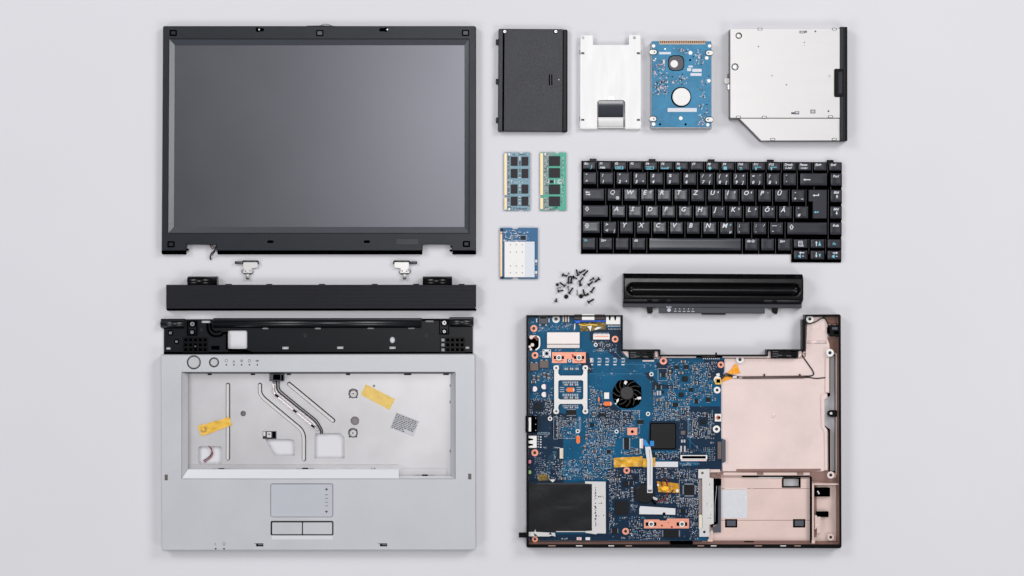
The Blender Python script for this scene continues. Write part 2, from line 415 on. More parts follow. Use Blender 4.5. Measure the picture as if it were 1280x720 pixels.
# --- rear black strip
b = MB(T, M('strip_plastic', (8,10,17), .34, spec=.28, var=.25, vscale=18, bump=.08, bscale=2500), zt=3, dz=-2.1)
slots = [rect(251.5, 400.8, 262.5, 403.6), rect(327.5, 409.6, 335, 411.6), rect(393.3, 409.6, 400.9, 411.6), rect(352.5, 433.3, 360.6, 436.6), rect(207.3, 434.1, 212.7, 436.9),
         rect(459, 409.3, 467.2, 411.3), rect(510, 409.3, 518, 411.3), rect(421, 433.1, 429, 436.2), rect(486.6, 433.1, 494.4, 436.2), rect(531.8, 400.1, 542, 402.7),
         rect(582, 433.3, 586.6, 435.9), rrect(284.6, 413.2, 308.6, 436, 2), circ(490.4, 425, 3.2, 14, 4.0)]
grill = []
for gx, cols in ((232, 5), (553.6, 5)):
    for c in range(cols):
        for r in range(3): grill.append(rect(gx+c*6-1.9, 425+r*6.1-1.9, gx+c*6+1.9, 425+r*6.1+1.9))
slots += grill[15:18]
b.poly([(204.5, 399.2), (591, 398.2), (591, 443.5), (204.5, 443.5)], 2.2, 3.6, holes=slots, b=.2)
b.build('rear_strip')
b = MB(T, deep_m, zt=3, dz=-2.1)
for g in grill[:15]+grill[18:]: b.poly(g, 3.6, 3.72)
b.poly(rect(204.5, 440, 591, 443.5), 3.6, 3.8)
b.build('vent_openings', kind='stuff')
rib = MB(T, black_m, zt=3, dz=-2.1)
for gx in (232, 553.6):
    for c in range(6): rib.box(gx+c*6-3.5, 422, gx+c*6-2.5, 441, 3.6, 5)
    for r in range(4): rib.box(gx-3.2, 421.6+r*6.1, gx+27, 422.3+r*6.1, 3.6, 4.9)
rib.build('vent_grille', kind='stuff')
for x0, x1, y in ((201.4, 231, 405), (267, 527, 404.2), (562, 592, 403)):
    b = MB(T, M('barrel_plastic', (12,14,19), .3, spec=.55), deep_m, zt=3, dz=-2.1)
    b.tube([(x0, y, 5.6), (x1, y, 5.4)], 4.6, 20); b.box(x0, y-6.6, x1, y-3.4, 1, 7.4, b=.8); b.box(x0+1, y+3.8, x1-1, y+5.6, 1, 4.3, m=1)
    b.build('strip_barrel')
b = MB(T, deep_m, zt=3, dz=-2.1)
for x0, x1, y0 in ((234, 246.4, 401), (549, 561.4, 399.6)): (b.poly(rect(x0, y0, x1, y0+18.4), 3.6, 6.2, holes=[rect(x0+1, y0+1, x1-1, y0+17.4)], b=.2), b.build('hinge_frame'), b.__init__(T, deep_m, zt=3, dz=-2.1)); b = MB(T, deep_m, zt=3, dz=-2.1)
b.poly(capsule(bend([(259, 405), (259.5, 414), (265, 420), (276, 420), (279, 416), (284, 416)], 4), 1.1), 3.6, 6.4)
b.poly(capsule(bend([(263, 405), (264, 412), (269, 415.5), (275, 414)], 3), .9), 3.6, 6)
b.build('cable_guide'); b = MB(T, deep_m, zt=3, dz=-2.1)
b.poly(capsule([(287, 437.5), (305, 438), (316, 442)], 1.6), 3.6, 6.4); b.poly(capsule([(278, 416), (283.4, 417), (283.4, 436)], 1), 3.6, 5.8)
b.build('cable_guide'); b = MB(T, deep_m, zt=3, dz=-2.1)
b.box(264, 432.4, 274, 437, 3.6, 4.6); b.box(266, 399, 284, 409.5, 3.6, 5); b.box(527, 399, 549, 400.6, 3.6, 6)
b.build('strip_block')
for x, y, r in ((240.4, 405, 3), (240, 415.4, 2.3), (213, 416, 1.9), (220.6, 427, 1.7), (555.4, 403.6, 3), (555.4, 414.4, 2.2), (244, 432.8, 1.0)):
    b = MB(T, chrome_m, deep_m, zt=3, dz=-2.1); b.cyl(x, y, r+1.6, 3.6, 4.4, 14, m=1); b.cyl(x, y, r, 3.6, 5.4, 14, .4); b.cyl(x+.2, y, r*.35, 5.4, 5.5, 6, m=1); b.build('screw')
b = MB(T, M('faded_boss', (20,20,24), .5), zt=3, dz=-2.1)
b.cyl(381.5, 419.5, 2.4, 3.6, 4.6, 10, hole=1); b.cyl(533, 419.5, 2.2, 3.6, 4.6, 10, hole=1); b.cyl(252, 412.5, 1.8, 3.6, 4.4, 10, hole=.8); b.build('screw_boss')
# --- silver top
well = [(227.6, 465.6), (568.6, 465.6), (568.6, 598.2), (227.6, 598.2)]
b = MB(T, silver_m)
touch = rrect(338.4, 605, 415.8, 646, 2.4); btn = rrect(338.8, 651.8, 416.2, 669, 1.4); shelf = rect(339, 669.0, 416, 674.4)
bot = [(200.9, 443.4), (593, 442.6), (594, 444), (595, 685.5), (593, 687.6), (204, 688), (202, 686)]
pc = [(242.2, 453, 8.2), (267.4, 453, 5.7)]
b.poly(bot, 1, 13, holes=[well, touch, btn, *[circ(x, y, r, 26) for x, y, r in pc]], b=.9, bz=.9)
b.build('silver_shell')
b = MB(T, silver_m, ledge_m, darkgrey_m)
W1 = [(233.6, 467.4), (562.6, 467.4), (562.6, 587.2), (233.6, 587.2)]
b.quad((227.6, 465.6, 13), (227.6, 598.2, 13), (233.8, 587, 7.5), (233.8, 467.4, 7.5))
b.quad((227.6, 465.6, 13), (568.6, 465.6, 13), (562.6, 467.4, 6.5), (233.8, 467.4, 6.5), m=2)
b.quad((568.6, 465.6, 13), (568.6, 598.2, 13), (563, 596, 6.5), (563, 467.4, 6.5))
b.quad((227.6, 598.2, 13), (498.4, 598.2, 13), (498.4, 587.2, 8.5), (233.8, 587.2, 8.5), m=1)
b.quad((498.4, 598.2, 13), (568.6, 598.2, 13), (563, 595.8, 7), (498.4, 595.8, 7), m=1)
b.quad((498.4, 598.2, 13), (498.4, 587.2, 8.5), (498.4, 587.2, 5), (498.4, 596, 5))
b.quad((233.8, 587.2, 8.5), (498.4, 587.2, 8.5), (498.4, 587.4, 5), (233.8, 587.4, 5), m=1)
b.build('well_bevel')
# --- metal plate in the well
Z = 3.2
g1 = capsule([(285, 481), (285, 573)], 2.7); g2 = capsule(bend([(325, 481), (325, 494), (380, 539.5), (380, 574)], 9), 2.7); g3 = capsule([(361.5, 480), (416.4, 525.6)], 2.8)
holeA = rrect(248, 558, 277.6, 580, 3.2); holeB = [(331.5, 548.8), (362, 548.8), (366.5, 550), (368.6, 553.5), (368.6, 569.5), (346, 570), (342, 567.5)]
holeC = [(393.2, 545), (394.5, 541.5), (424.8, 541.3), (430.6, 546.6), (430.6, 573), (393.2, 573)]
bosses = [(441.6, 491.8), (441.2, 541)]
dents = [(304, 517, 3.4), (443.6, 526, 5.4)]
b = MB(T, steel_m, zt=Z)
P0 = [(232, 465), (565, 465), (565, 597.5), (497, 597.5), (497, 589), (232, 589)]
b.poly(P0, Z-.8, Z, holes=[g1, g2, g3, holeA, holeB, holeC, *[circ(x, y, 6.1, 16) for x, y in bosses], *[circ(x, y, r, 18) for x, y, r in dents]], b=.15, bz=.15)
b.build('steel_plate')
b = MB(T, steel_m, M('shaded_steel', (146,141,144), .35, metal=.6), zt=Z)  # darker copy of the plate steel, shade painted into dents and mounts
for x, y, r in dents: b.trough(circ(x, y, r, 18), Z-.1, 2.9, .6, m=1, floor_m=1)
b.poly(rect(236, 580.3, 498, 581.3), Z, Z+.4, b=.3); b.poly([(501, 585), (559, 585), (559, 593.4), (558, 593.4), (558, 586), (501, 586)], Z, Z+.35, b=.2)
b.poly([(498, 580.6), (502, 580.6), (502, 592), (558, 592), (558, 593), (501, 593), (501, 581.4), (498, 581.4)], Z, Z+.3)
b.poly(capsule([(392.6, 575), (431, 575)], .4), Z, Z+.3)
b.build('pressed_ribs')
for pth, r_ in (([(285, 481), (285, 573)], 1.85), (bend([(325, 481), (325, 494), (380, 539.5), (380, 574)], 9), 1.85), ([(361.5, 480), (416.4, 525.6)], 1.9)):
    MB(T, deep_m, zt=Z).sheet(capsule(pth, 3.4), .5).build('rib_painted_shade')  # black sheet under the rib, put in as its painted shade
    b = MB(T, bright_m, zt=Z); b.poly(capsule([(x-.55, y+.4) for x, y in pth], r_+.15), .8, Z-.2, b=.75, bz=.9, smooth=False); b.build('pressed_rib')
for x, y in bosses:
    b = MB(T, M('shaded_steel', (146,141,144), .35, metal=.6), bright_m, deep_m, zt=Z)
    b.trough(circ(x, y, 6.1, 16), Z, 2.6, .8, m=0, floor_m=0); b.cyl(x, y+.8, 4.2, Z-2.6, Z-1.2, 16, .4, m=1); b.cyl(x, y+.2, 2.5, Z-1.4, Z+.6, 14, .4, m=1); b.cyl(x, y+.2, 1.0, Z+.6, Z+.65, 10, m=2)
    for ax, ay in ((-4.2, -4), (4.6, -4), (-4.4, 4.6), (4.4, 4.6)): b.cyl(x+ax, y+ay+.4, .9, Z-.1, Z+.1, 8, m=2)
    b.build('screw_mount')
b = MB(T, dkmetal_m, bright_m, deep_m, zt=Z)
b.box(328.6, 539, 345.6, 548.6, Z, Z+.4, m=0); b.box(333.8, 539.8, 339.4, 546.8, Z, Z+1.2, b=.3, m=1); b.cyl(336.5, 542.6, 1, Z+1.2, Z+1.3, 8, m=2); b.box(341, 539.6, 344, 547, Z, Z+1.4, m=2); b.box(329, 539.4, 332, 545, Z, Z+1, b=.3, m=1)
b.build('small_bracket')
b = MB(T, darkgrey_m, deep_m, zt=10)
b.box(336.6, 467, 355, 476.2, 5, 10, b=.4); b.box(341.4, 468, 350.6, 475, 10, 10.1, m=1); b.box(351.6, 468.6, 354.4, 475.4, 9, 10.6, m=1); b.build('cable_plug')
b = MB(T, wire_m, zt=Z)
p = bend([(346, 474, Z+1.5), (346.2, 488, Z+1.2), (372, 509, Z+1.2), (394.5, 527, Z+1.2), (401, 538, Z+1), (401, 542, Z)], 5); b.tube(p, .85, 8)
p = bend([(349, 474, Z+1), (348.8, 486.6, Z+1), (374, 507.4, Z+1), (396.6, 525.4, Z+1), (403.4, 538, Z+1), (403, 542, Z)], 5); b.tube(p, .75, 8)
b.build('display_cable')
b = MB(T, M('grey_sleeve', (214,208,210), .3, metal=.4), zt=Z)
p = bend([(341.5, 474, Z+1), (341.8, 492, Z+1), (388, 529.8, Z+1), (398, 538.6, Z+1)], 6); b.tube(p, 1.5, 8)
p = bend([(344, 475, Z+1.3), (344.2, 489.6, Z+1.3), (390, 526.5, Z+1.3), (399, 537, Z+1)], 6); b.tube(p, .8, 8); b.build('cable_sleeve')
for x, y in ((346, 494.6), (369, 513.8), (391.4, 532.6)):
    MB(T, deep_m, zt=Z).poly(rot_rect(x, y, 5.4, 2.0, 38), Z, Z+3.2, b=.3).build('cable_clip')
b = MB(T, deep_m, zt=Z+1)
for x, w in ((262, 5), (316, 5), (361, 5), (435, 5), (509.5, 9), (557.5, 7)): b.box(x-w/2, 466.4, x+w/2, 468.8, Z-1, Z+1)
for x, y, w in ((276.6, 586.4, 7), (381.4, 586, 7), (531, 594.2, 7)): b.box(x-w/2, y-1, x+w/2, y+.8, Z-1, Z+1)
for y in (482, 502.5, 564): b.box(562.2, y-1.5, 563, y+1.5, Z-1, Z+1)
b.build('plate_catches')
b = MB(T, M('catch_slit', (150,140,144), .5), zt=Z)
for x, y, w in ((276.6, 586.2, 22), (381.4, 585.8, 22), (531, 594, 24)): b.box(x-w/2, y-.3, x+w/2, y+.3, Z, Z+.05)
b.cyl(465, 585.6, 1.1, Z, Z+.3, 8, hole=.7); b.cyl(468.4, 585.6, 1.1, Z, Z+.4, 8)
b.build('catch_slits')
MB(T, dkmetal_m, zt=Z).cyl(467.6, 482.2, 1.3, Z, Z+.6, 8, hole=.5).build('rivet')
# amber tapes, crumpled
def wrinkle(T, corners, z, amp, seed, mat, nx=18, ny=8, zt=None):
    r = random.Random(seed); b = MB(T, mat, zt=zt); A, B, C, D = [Vector(c) for c in corners]
    ph = [r.uniform(0, 6.28) for _ in range(6)]
    base = len(b.v)
    for j in range(ny+1):
        for i in range(nx+1):
            u, v = i/nx, j/ny; p = (A*(1-u)+B*u)*(1-v)+(D*(1-u)+C*u)*v
            h = amp*(.15+.55*(1-abs(math.sin(u*8+v*3+ph[0])))**2+.45*(1-abs(math.sin(v*4-u*6+ph[1])))**2+r.uniform(-.15, .3))
            e = 0.35*r.uniform(-1, 1) if i in (0, nx) or j in (0, ny) else 0
            b.v.append(b.P(p.x+e, p.y+e, z+max(.05, h)))
    for j in range(ny):
        for i in range(nx):
            a = base+j*(nx+1)+i; b.face((a, a+nx+1, a+nx+2, a+1), 0, True)
    return b
wrinkle(T, [(246.8, 532.6), (287, 521.2), (290, 531.4), (252, 545.4)], Z, 1.7, 3, tape_m, zt=Z).build('amber_tape', label='crumpled amber tape over the long straight rib')
wrinkle(T, [(457.6, 480.4), (494, 499), (486.6, 512.6), (450.6, 493.2)], Z, .35, 5, tape2_m, zt=Z).build('amber_tape', label='flat yellow tape strip at upper right of the plate')
b = MB(T, M('tape_crease', (150,130,90), .5), zt=Z); b.poly(capsule(bend([(251.5, 534.5), (256.5, 532.5), (258, 538.6), (252.4, 540.2), (251.8, 537)], 2), .5), Z+1.1, Z+1.25); b.build('tape_crease')
# printed grey label
LC = [(495.2, 515), (524.2, 526.4), (516.6, 546), (487.4, 535)]
b = MB(T, label_m, darkp_m, zt=Z); b.poly(LC, Z, Z+.15)
ux, uy = (LC[1][0]-LC[0][0], LC[1][1]-LC[0][1]); vx, vy = (LC[3][0]-LC[0][0], LC[3][1]-LC[0][1]); R = random.Random(9)
for k in range(9):
    v = .07+k*.1; u = .04
    while u < .93:
        w = R.uniform(.03, .11); w = min(w, .96-u)
        if not (k > 6 and u > .55):
            q = [(LC[0][0]+ux*a+vx*c, LC[0][1]+uy*a+vy*c) for a, c in ((u, v), (u+w, v), (u+w, v+.055), (u, v+.055))]; b.sheet(q, Z+.17, m=1)
        u += w+.022
b.build('printed_label')
# wires in the small window
for mm, pp in ((red_m, [(262, 558, 3), (265, 563, 2), (266, 569, 1.5), (261, 574, 1), (255, 578, .8)]), (wire_m, [(261, 557, 3), (265, 561, 2), (264.4, 568, 1), (259, 573, 1), (254, 576, .8)])):
    b = MB(T, mm, zt=2); b.tube(bend(pp, 4, 4), .6, 6); b.build('speaker_wire')
# touchpad
b = MB(T, pad_m, silver_m, greyp_m, darkp_m)
b.sheet(touch, 12.2, m=0); b.trough(touch, 13, .8, .3, m=1, floor=False)
b.poly([(408, 609.8), (410, 612.8), (406, 612.8)], 12.2, 12.24, m=3); b.poly([(408, 641.6), (410, 638.6), (406, 638.6)], 12.2, 12.24, m=3)
for y in (618.6, 623.2, 627.8, 632.4): b.box(406.2, y-.4, 410, y+.4, 12.2, 12.24, m=2)
b.build('touchpad')
b = MB(T, deep_m); b.trough(btn, 13, 1.6, .2, floor=True); b.build('button_recess')
for x0, x1 in ((340.0, 377.4), (378.6, 415.2)):
    MB(T, silver_m).poly(rrect(x0, 653, x1, 668, .8), 11.4, 13, b=.4).build('touchpad_button')
b = MB(T, ledge_m); b.quad((340, 669.4, 13.05), (415.6, 669.4, 13.05), (416, 674.2, 13.05), (339.6, 674.2, 13.05)); b.prof(339.6, 416, [(669.3, 13.0), (670, 13.5), (674.2, 13.02)], z0=13); b.build('button_ledge')
# round buttons
for x, y, r in pc:
    b = MB(T, dkmetal_m, M('button_metal', (205,205,209), .3, metal=.35)); b.trough(circ(x, y, r, 26), 13, 1.6, .3, m=0)
    b.poly(circ(x, y, r-.9, 26), 11.4, 13.2, b=.8, m=1); b.build('round_button')
# indicator icons and lights
b = MB(T, greyp_m, deep_m); z = 13
for i, x in enumerate((283, 292.4, 302, 311.8, 321.6)):
    b.cyl(x, 456, .95, z, z+.05, 10, m=1)
    y = 451
    if i == 0: b.poly(capsule([(281.6, 449.8), (283, 448.9), (284.4, 449.8), (284.6, 452.4), (281.4, 452.4), (281.5, 450)], .3), z, z+.04)
    elif i == 1: b.text('A', x, y+1.6, 3.6, z+.04, align='c', shear=0); b.box(x-1.6, y+1.5, x+1.6, y+2, z, z+.04)
    elif i == 2: b.poly(circ(x, y, 1.7, 12), z, z+.04, holes=[circ(x, y, 1.2, 12)]); b.box(x-.5, y-.8, x+.5, y+.8, z, z+.04)
    elif i == 3: b.poly(rrect(x-1.8, y-1.2, x+1.8, y+1.8, .7), z, z+.04, holes=[rrect(x-1.3, y-.7, x+1.3, y+1.3, .4)]); b.box(x-1, y-2, x+1, y-1.4, z, z+.04)
    else: b.box(x-2.4, y-.4, x+2.4, y+.4, z, z+.055); b.poly(circ(x, y, 1.4, 8), z, z+.04, holes=[circ(x, y, .8, 8)])
b.text('((', 268, 680.8, 3.4, z+.04, shear=0); b.poly(circ(280, 679.4, 1.9, 12), z, z+.04, holes=[circ(280, 679.4, 1.4, 12)]); b.box(279.2, 681.4, 280.8, 682, z, z+.04)
for x in (269.6, 280): b.cyl(x, 685.9, 1.1, z, z+.05, 8, m=1)
b.build('indicator_print')
for x in (324.6, 479.4):
    b = MB(T, deep_m, greyp_m, ledge_m); b.box(x-4.4, 679.2, x+4.6, 683, 13, 13.06); b.box(x-2, 680, x+4, 681.4, 13, 13.5, m=1); b.box(x-7, 679.2, x-4.4, 679.8, 13, 13.1, m=1); b.build('latch_catch')
for x, y in ((207.8, 596.8), (587.2, 595.6)):
    b = MB(T, M('brass_insert', (112,100,84), .4, metal=.4), greyp_m); b.box(x-2, y-3.6, x+2, y+3.6, 13, 13.05, m=1); b.box(x-1.4, y-3, x+1.4, y+3, 13, 13.4, b=.3); b.build('lid_contact')

# ================================================================ drive cover
T = Thing('drive_bay_cover', 'matt black rectangular drive bay cover with two screw eyes at its top', 'cover plate', 666, 100, 7)
b = MB(T, M('grained_plastic', (33,34,44), .36, spec=.5, bump=.6, bscale=1500, var=.16, vscale=30), deep_m, black_m)
b.poly([(624, 35.8), (702.5, 36.2), (704, 37), (703.4, 164.4), (623, 164.2), (622.4, 163), (623.2, 37)], .5, 6.8, b=.8)
b.build('cover_body')
b = MB(T, deep_m, black_m); b.poly([(628.4, 41), (630.8, 41), (630, 163.8), (627.6, 163.8)], 6.8, 6.86);
b.build('cover_groove')
b = MB(T, black_m, bezel_m); b.poly([(703.6, 36.6), (708.6, 36.6), (709.4, 38), (708.6, 164), (707.6, 165), (703, 165)], .5, 5.8, b=1.2); b.box(708, 38, 709.6, 164, .5, 4.6, m=1); b.build('rounded_rim')
for x, y in ((631, 39.4), (694.8, 39.4)):
    b = MB(T, bright_m, deep_m); b.cyl(x, y, 3, 6.8, 7.1, 16, m=1); b.cyl(x, y, 2.1, 6.8, 7.4, 16, .4); b.cyl(x+.2, y, .7, 7.4, 7.45, 8, m=1); b.build('screw_eye')
for y in (52.2, 101.6, 150): MB(T, black_m).poly(rrect(619.8, y-3.4, 624, y+3.4, .9), 2, 5, b=.3).build('side_tab')
b = MB(T, deep_m, print_m); b.box(685.9, 93, 687.5, 106.6, 6.8, 6.86); b.box(689, 93, 690.5, 106.6, 6.8, 6.86); b.cyl(698.6, 99.6, .7, 6.8, 7, 8, m=1); b.build('vent_slits')

# ================================================================ drive caddy
T = Thing('drive_caddy', 'bright bare metal drive bracket with two ears and a dark arched window', 'bracket', 763, 103, 5)
b = MB(T, caddy_m)
win = [(746.6, 159.4), (746.6, 130)] + [(750.4-3.8*math.cos(math.radians(a)), 129-3.8*math.sin(math.radians(a))) for a in range(10, 90, 20)] + [(777.6+3.8*math.sin(math.radians(a)), 129-3.8*math.cos(math.radians(a))) for a in range(10, 90, 20)] + [(781.4, 130), (781.4, 159.4)]
b.poly([(725.4, 46), (727, 44), (740.4, 44), (741.4, 45), (741.4, 56), (786, 56), (786, 44.6), (787, 43.6), (800, 43.6), (801, 45), (801.4, 160.4), (725, 160.4)], 4.2, 5, b=.3,
       holes=[circ(728.7, 47.2, 1.7, 12), circ(793, 47.2, 1.7, 12), rrect(726.4, 65.4, 730.4, 67.8, .8), rrect(796, 65.4, 800, 67.8, .8), rrect(726.4, 148.8, 730.4, 151, .8), rrect(796, 148.8, 800, 151, .8), win])
b.build('caddy_plate')
b = MB(T, caddy_m, dkmetal_m)
for x in (725.1, 800.9): b.box(x-.4, 57, x+.4, 160, .4, 4.4)
for x0, x1 in ((725, 746.6), (781.4, 801.4)): b.box(x0, 159.9, x1, 161.4, .4, 4.3)
for x, y in ((725.2, 66), (801, 66), (725.2, 149), (801, 149)): b.box(x-.6, y-3.5, x+.6, y+2.5, 3, 4.9, m=1)
b.build('side_flanges')
b = MB(T, film_m); b.grid([748+i*31/8 for i in range(9)], [126+i*21/10 for i in range(11)], lambda x, y: 4.2-3.6*((y-126)/21)**1.7); b.build('film_window')
b = MB(T, caddy_m, dkmetal_m); b.grid([748+i*31/4 for i in range(5)], [147.6+i*11.8/6 for i in range(7)], lambda x, y: 4.4-((y-147.6)/11.8)**2*2.5); b.box(747.6, 146.6, 779.6, 147.8, 3.4, 4.8, b=.3)
b.box(744, 158.9, 784, 160.6, .5, 2, m=1); b.build('pull_tab')
MB(T, steel_m).poly(circ(764, 124.6, 5, 20)[10:]+[(769, 124.6)], 4.9, 5.3, b=.4).build('tab_bump')

# ================================================================ hard drive
T = Thing('hard_disk_drive', 'hard disk drive lying with its pale blue circuit board and round spindle up', 'hard drive', 851, 106, 9)
b = MB(T, M('drive_casting', (150,150,152), .4, metal=.6)); b.box(813.6, 53, 889.6, 160.6, .4, 7.6, b=.4); b.build('casting')
b = MB(T, hpcb_m)
sp = circ(851.5, 121.3, 12.8, 28)
b.poly([(814.6, 51.4), (824, 51.4), (824, 55.4), (882, 55.4), (882, 51.4), (889, 51.4), (889, 159), (814.4, 159)], 7.6, 8.6, holes=[sp, rrect(835, 69, 855.4, 88.6, 6, 2)], b=.1); b.build('circuit_board')
b = MB(T, deep_m, white_m); b.cyl(851.5, 121.3, 12.8, 7.6, 8.0, 28); b.cyl(851.9, 121, 11.2, 8, 8.9, 28, .5, m=1); b.build('spindle')
b = MB(T, deep_m, darkgrey_m, white_m); b.poly(rrect(835, 69, 855.4, 88.6, 6, 2), 7.6, 8.0); b.poly(rrect(836, 70, 854.4, 87.6, 5.6, 2), 7.9, 8.5, m=1); b.cyl(842.8, 79.8, 4.8, 8.4, 9, 18, .5, m=2); b.build('motor_window')
b = MB(T, M('pin_gold', (176,140,108), .35, metal=.4), deep_m, white_m); b.box(823.6, 51, 882.4, 55.4, 6.4, 7.4, m=1)
for i in range(25): x = 824.8+i*2.34; b.box(x-.5, 50.6, x+.5, 55.6, 7.4, 8.4)
b.build('pin_header')
for x, y, s_ in ((818, 65, 1), (885.6, 66, -1), (817.4, 148.6, 1), (885, 149.4, -1)):
    b = MB(T, deep_m, white_m); xo = 813.6 if s_ > 0 else 889.6
    b.poly(capsule([(xo+s_*1.4, y), (x+s_*.5, y)], 3.7), 8.6, 8.7); b.poly(capsule([(xo+s_*.9, y), (x+s_*.3, y)], 2.8), 8.7, 8.8, m=1); b.cyl(x, y, .9, 8.8, 8.9, 8); b.build('mount_pad')
for x, y, r in ((817, 57.4, 2.2), (887, 57.4, 2.2), (863, 66, 2.6), (883.4, 72.4, 2.4), (886.2, 101, 2.3), (851, 147.8, 2.5), (817, 155.2, 2.4), (884.8, 156, 2.2), (831.4, 61.2, 1.2), (819.6, 73.4, 1)):
    b = MB(T, white_m, chrome_m); b.cyl(x, y, r, 8.6, 8.9, 14, .2); b.cyl(x, y, r*.4, 8.9, 9, 8, m=1); b.build('solder_pad')
b = MB(T, print_m, hpcbd_m, deep_m, copper_m, tan_m, solder_m)
for q in ((824, 65, 838.6, 67.8), (865.4, 86, 877, 89.8), (863, 91.4, 877, 94.8), (859, 85, 864, 88.8), (860.6, 82, 866, 84.2), (834.6, 135, 871, 139.8), (828.4, 75, 831, 79.6), (873, 69, 875, 73)): b.box(*q, 8.6, 8.75)
for x, y, r in ((825, 155.4, 1.5), (857, 155.4, 1.5), (862.6, 75, 1.4), (866.6, 70.8, .9), (886, 95.4, .8), (851.4, 100.2, 1.4), (879.4, 68, .8)): b.cyl(x, y, r, 8.6, 8.66, 10, m=2)
R = random.Random(21)
def blocked(x, y):
    return math.hypot(x-851.5, y-121.3) < 14.5 or (833 < x < 857 and 67 < y < 90) or (832 < x < 873 and 133.5 < y < 141.5) or (858 < x < 878 and 81 < y < 96) or (823 < x < 839.5 and 64 < y < 69) or y < 58 or ((x < 822 or x > 882) and (60 < y < 70 or 144 < y < 154))
for (x0, y0, x1, y1, n) in ((816, 74, 834, 118, 170), (834, 92, 860, 106, 60), (869, 62, 880, 82, 50), (872, 130, 886, 156, 70), (820, 100, 836, 116, 50), (875, 96, 885, 128, 30), (838, 60, 860, 68, 26)):
    for _ in range(n):
        x, y = R.uniform(x0, x1), R.uniform(y0, y1)
        if blocked(x, y): continue
        w, h = R.choice(((1.2, .6), (.6, 1.2), (.7, .7), (1.8, .9), (.9, 1.8))); b.box(x-w/2, y-h/2, x+w/2, y+h/2, 8.6, 8.6+R.uniform(.15, .6), m=R.choice((4, 5, 3, 1, 1, 2, 0)))
for pth in ([(816, 141), (831, 132), (834, 118), (834, 104)], [(860, 104), (868, 112), (876, 124), (878, 132)], [(862, 103), (872, 112), (880, 126)], [(858, 106), (866, 114), (874, 128)], [(816, 90), (822, 96), (830, 98)], [(880, 74), (880, 96), (876, 110)],
            [(836, 144), (828, 150), (820, 150)], [(862, 142), (868, 150), (878, 150)], [(850, 60), (834, 62)], [(864, 56), (868, 62), (868, 80)]):
    b.poly(capsule(pth, .28, 2, False), 8.6, 8.63, m=1)
b.build('small_components', kind='stuff')

# ================================================================ optical drive
T = Thing('optical_drive', 'flat silver optical drive with cut corner and black front bezel on its right', 'optical drive', 984, 105, 12)
b = MB(T, drive_m)
b.poly([(913.6, 35.6), (947.6, 35.6), (948.4, 36.4), (952, 36.4), (952.8, 35.6), (1040, 35.6), (1041, 36.4), (1045, 36.4), (1045.6, 35.6), (1050, 35.6), (1050, 147.4), (913.6, 147.4), (912.8, 146), (912.8, 37)], .5, 12, b=.4,
       holes=[circ(923.5, 44.6, 3.8, 18), circ(918.8, 83.6, 4.2, 18)]); b.build('upper_shell')
b = MB(T, drive_m); b.poly([(924.4, 148), (1050, 148), (1050, 175.6), (951.8, 175.8)], .5, 11.2, b=.4); b.build('tray_section')
b = MB(T, dkmetal_m); b.poly([(912.6, 147.3), (1050, 147.3), (1050, 148.3), (913, 149)], .5, 11.0); b.box(912.3, 36.5, 913, 147, .5, 9)
b.poly([(924.4, 148.9), (951.3, 176.2), (1050, 176.2), (1050, 175.5), (951.8, 175.5), (925, 148.6)], .5, 9); b.build('seam')
for x, y, r in ((923.5, 44.6, 3.8), (918.8, 83.6, 4.2)):
    b = MB(T, dkmetal_m, bright_m); b.trough(circ(x, y, r, 18), 12, 1.6, .9, m=0, floor_m=1); b.cyl(x-.4, y+.2, r-1.5, 11, 11.9, 14, .5, m=1); b.build('recessed_screw')
b = MB(T, black_m, bezel_m); b.poly(rrect(1050, 33.6, 1059.2, 176.2, .8), .3, 12.6, b=.6); b.poly(rect(1054.6, 34.4, 1055.4, 175.6), 12.6, 12.7, m=1); b.box(1050, 35, 1054, 175, 12.6, 12.9, b=.2, m=1); b.build('front_bezel')
b = MB(T, darkgrey_m, black_m, bezel_m); b.poly(rrect(1042.6, 86, 1054.6, 121.4, 2), 11, 13.4, b=.9, m=1); b.poly(rrect(1047.4, 90, 1052.8, 117.6, 1), 13.3, 13.9, b=.4, m=2)
b.build('eject_button')
for q, m_ in (((999.4, 38.6, 1006, 41.6), 0), ((1000.4, 39.2, 1005, 41), 2), ((1006.4, 38.2, 1008.6, 41), 1), ((989, 140.4, 993.4, 142.6), 0), ((993.4, 139, 999, 143), 1), ((994.4, 139.6, 998, 141.6), 2), ((1013, 137, 1019.2, 141.8), 1), ((1014.2, 138, 1018, 140.8), 2)): MB(T, darkp_m, greyp_m, label_m).box(*q, 12, 12.04+.02*m_, m=m_).build('shell_marking')
for x, y, r in ((1019.2, 39.2, 1.1), (1035.6, 139, 1.2), (983, 106, .9), (965, 94.6, .8), (948, 58.2, .9), (1005.4, 53, .8), (1005.4, 57, .5)): MB(T, darkp_m, greyp_m).cyl(x, y, r, 12, 12.05, 10, m=1 if r < 1 else 0).build('shell_dimple')
MB(T, label_m).cyl(1037, 95, 1.7, 12, 12.3, 12).build('shell_dimple')
for x, y in ((923, 146.2), (955.4, 146.4), (1038, 145.8), (966, 174), (1043, 174), (950, 36.4), (1043, 36.4)):
    b = MB(T, dkmetal_m, caddy_m); z = 12 if y < 150 else 11.2; b.poly(rrect(x-3.2, y-1.5, x+3.2, y+1.6, 1.4), z, z+.1, holes=[rrect(x-2.4, y-.8, x+2.4, y+1, .9)]); b.poly(rrect(x-2.4, y-.8, x+2.4, y+1, .9), z, z+.2, m=1); b.build('shell_clip')
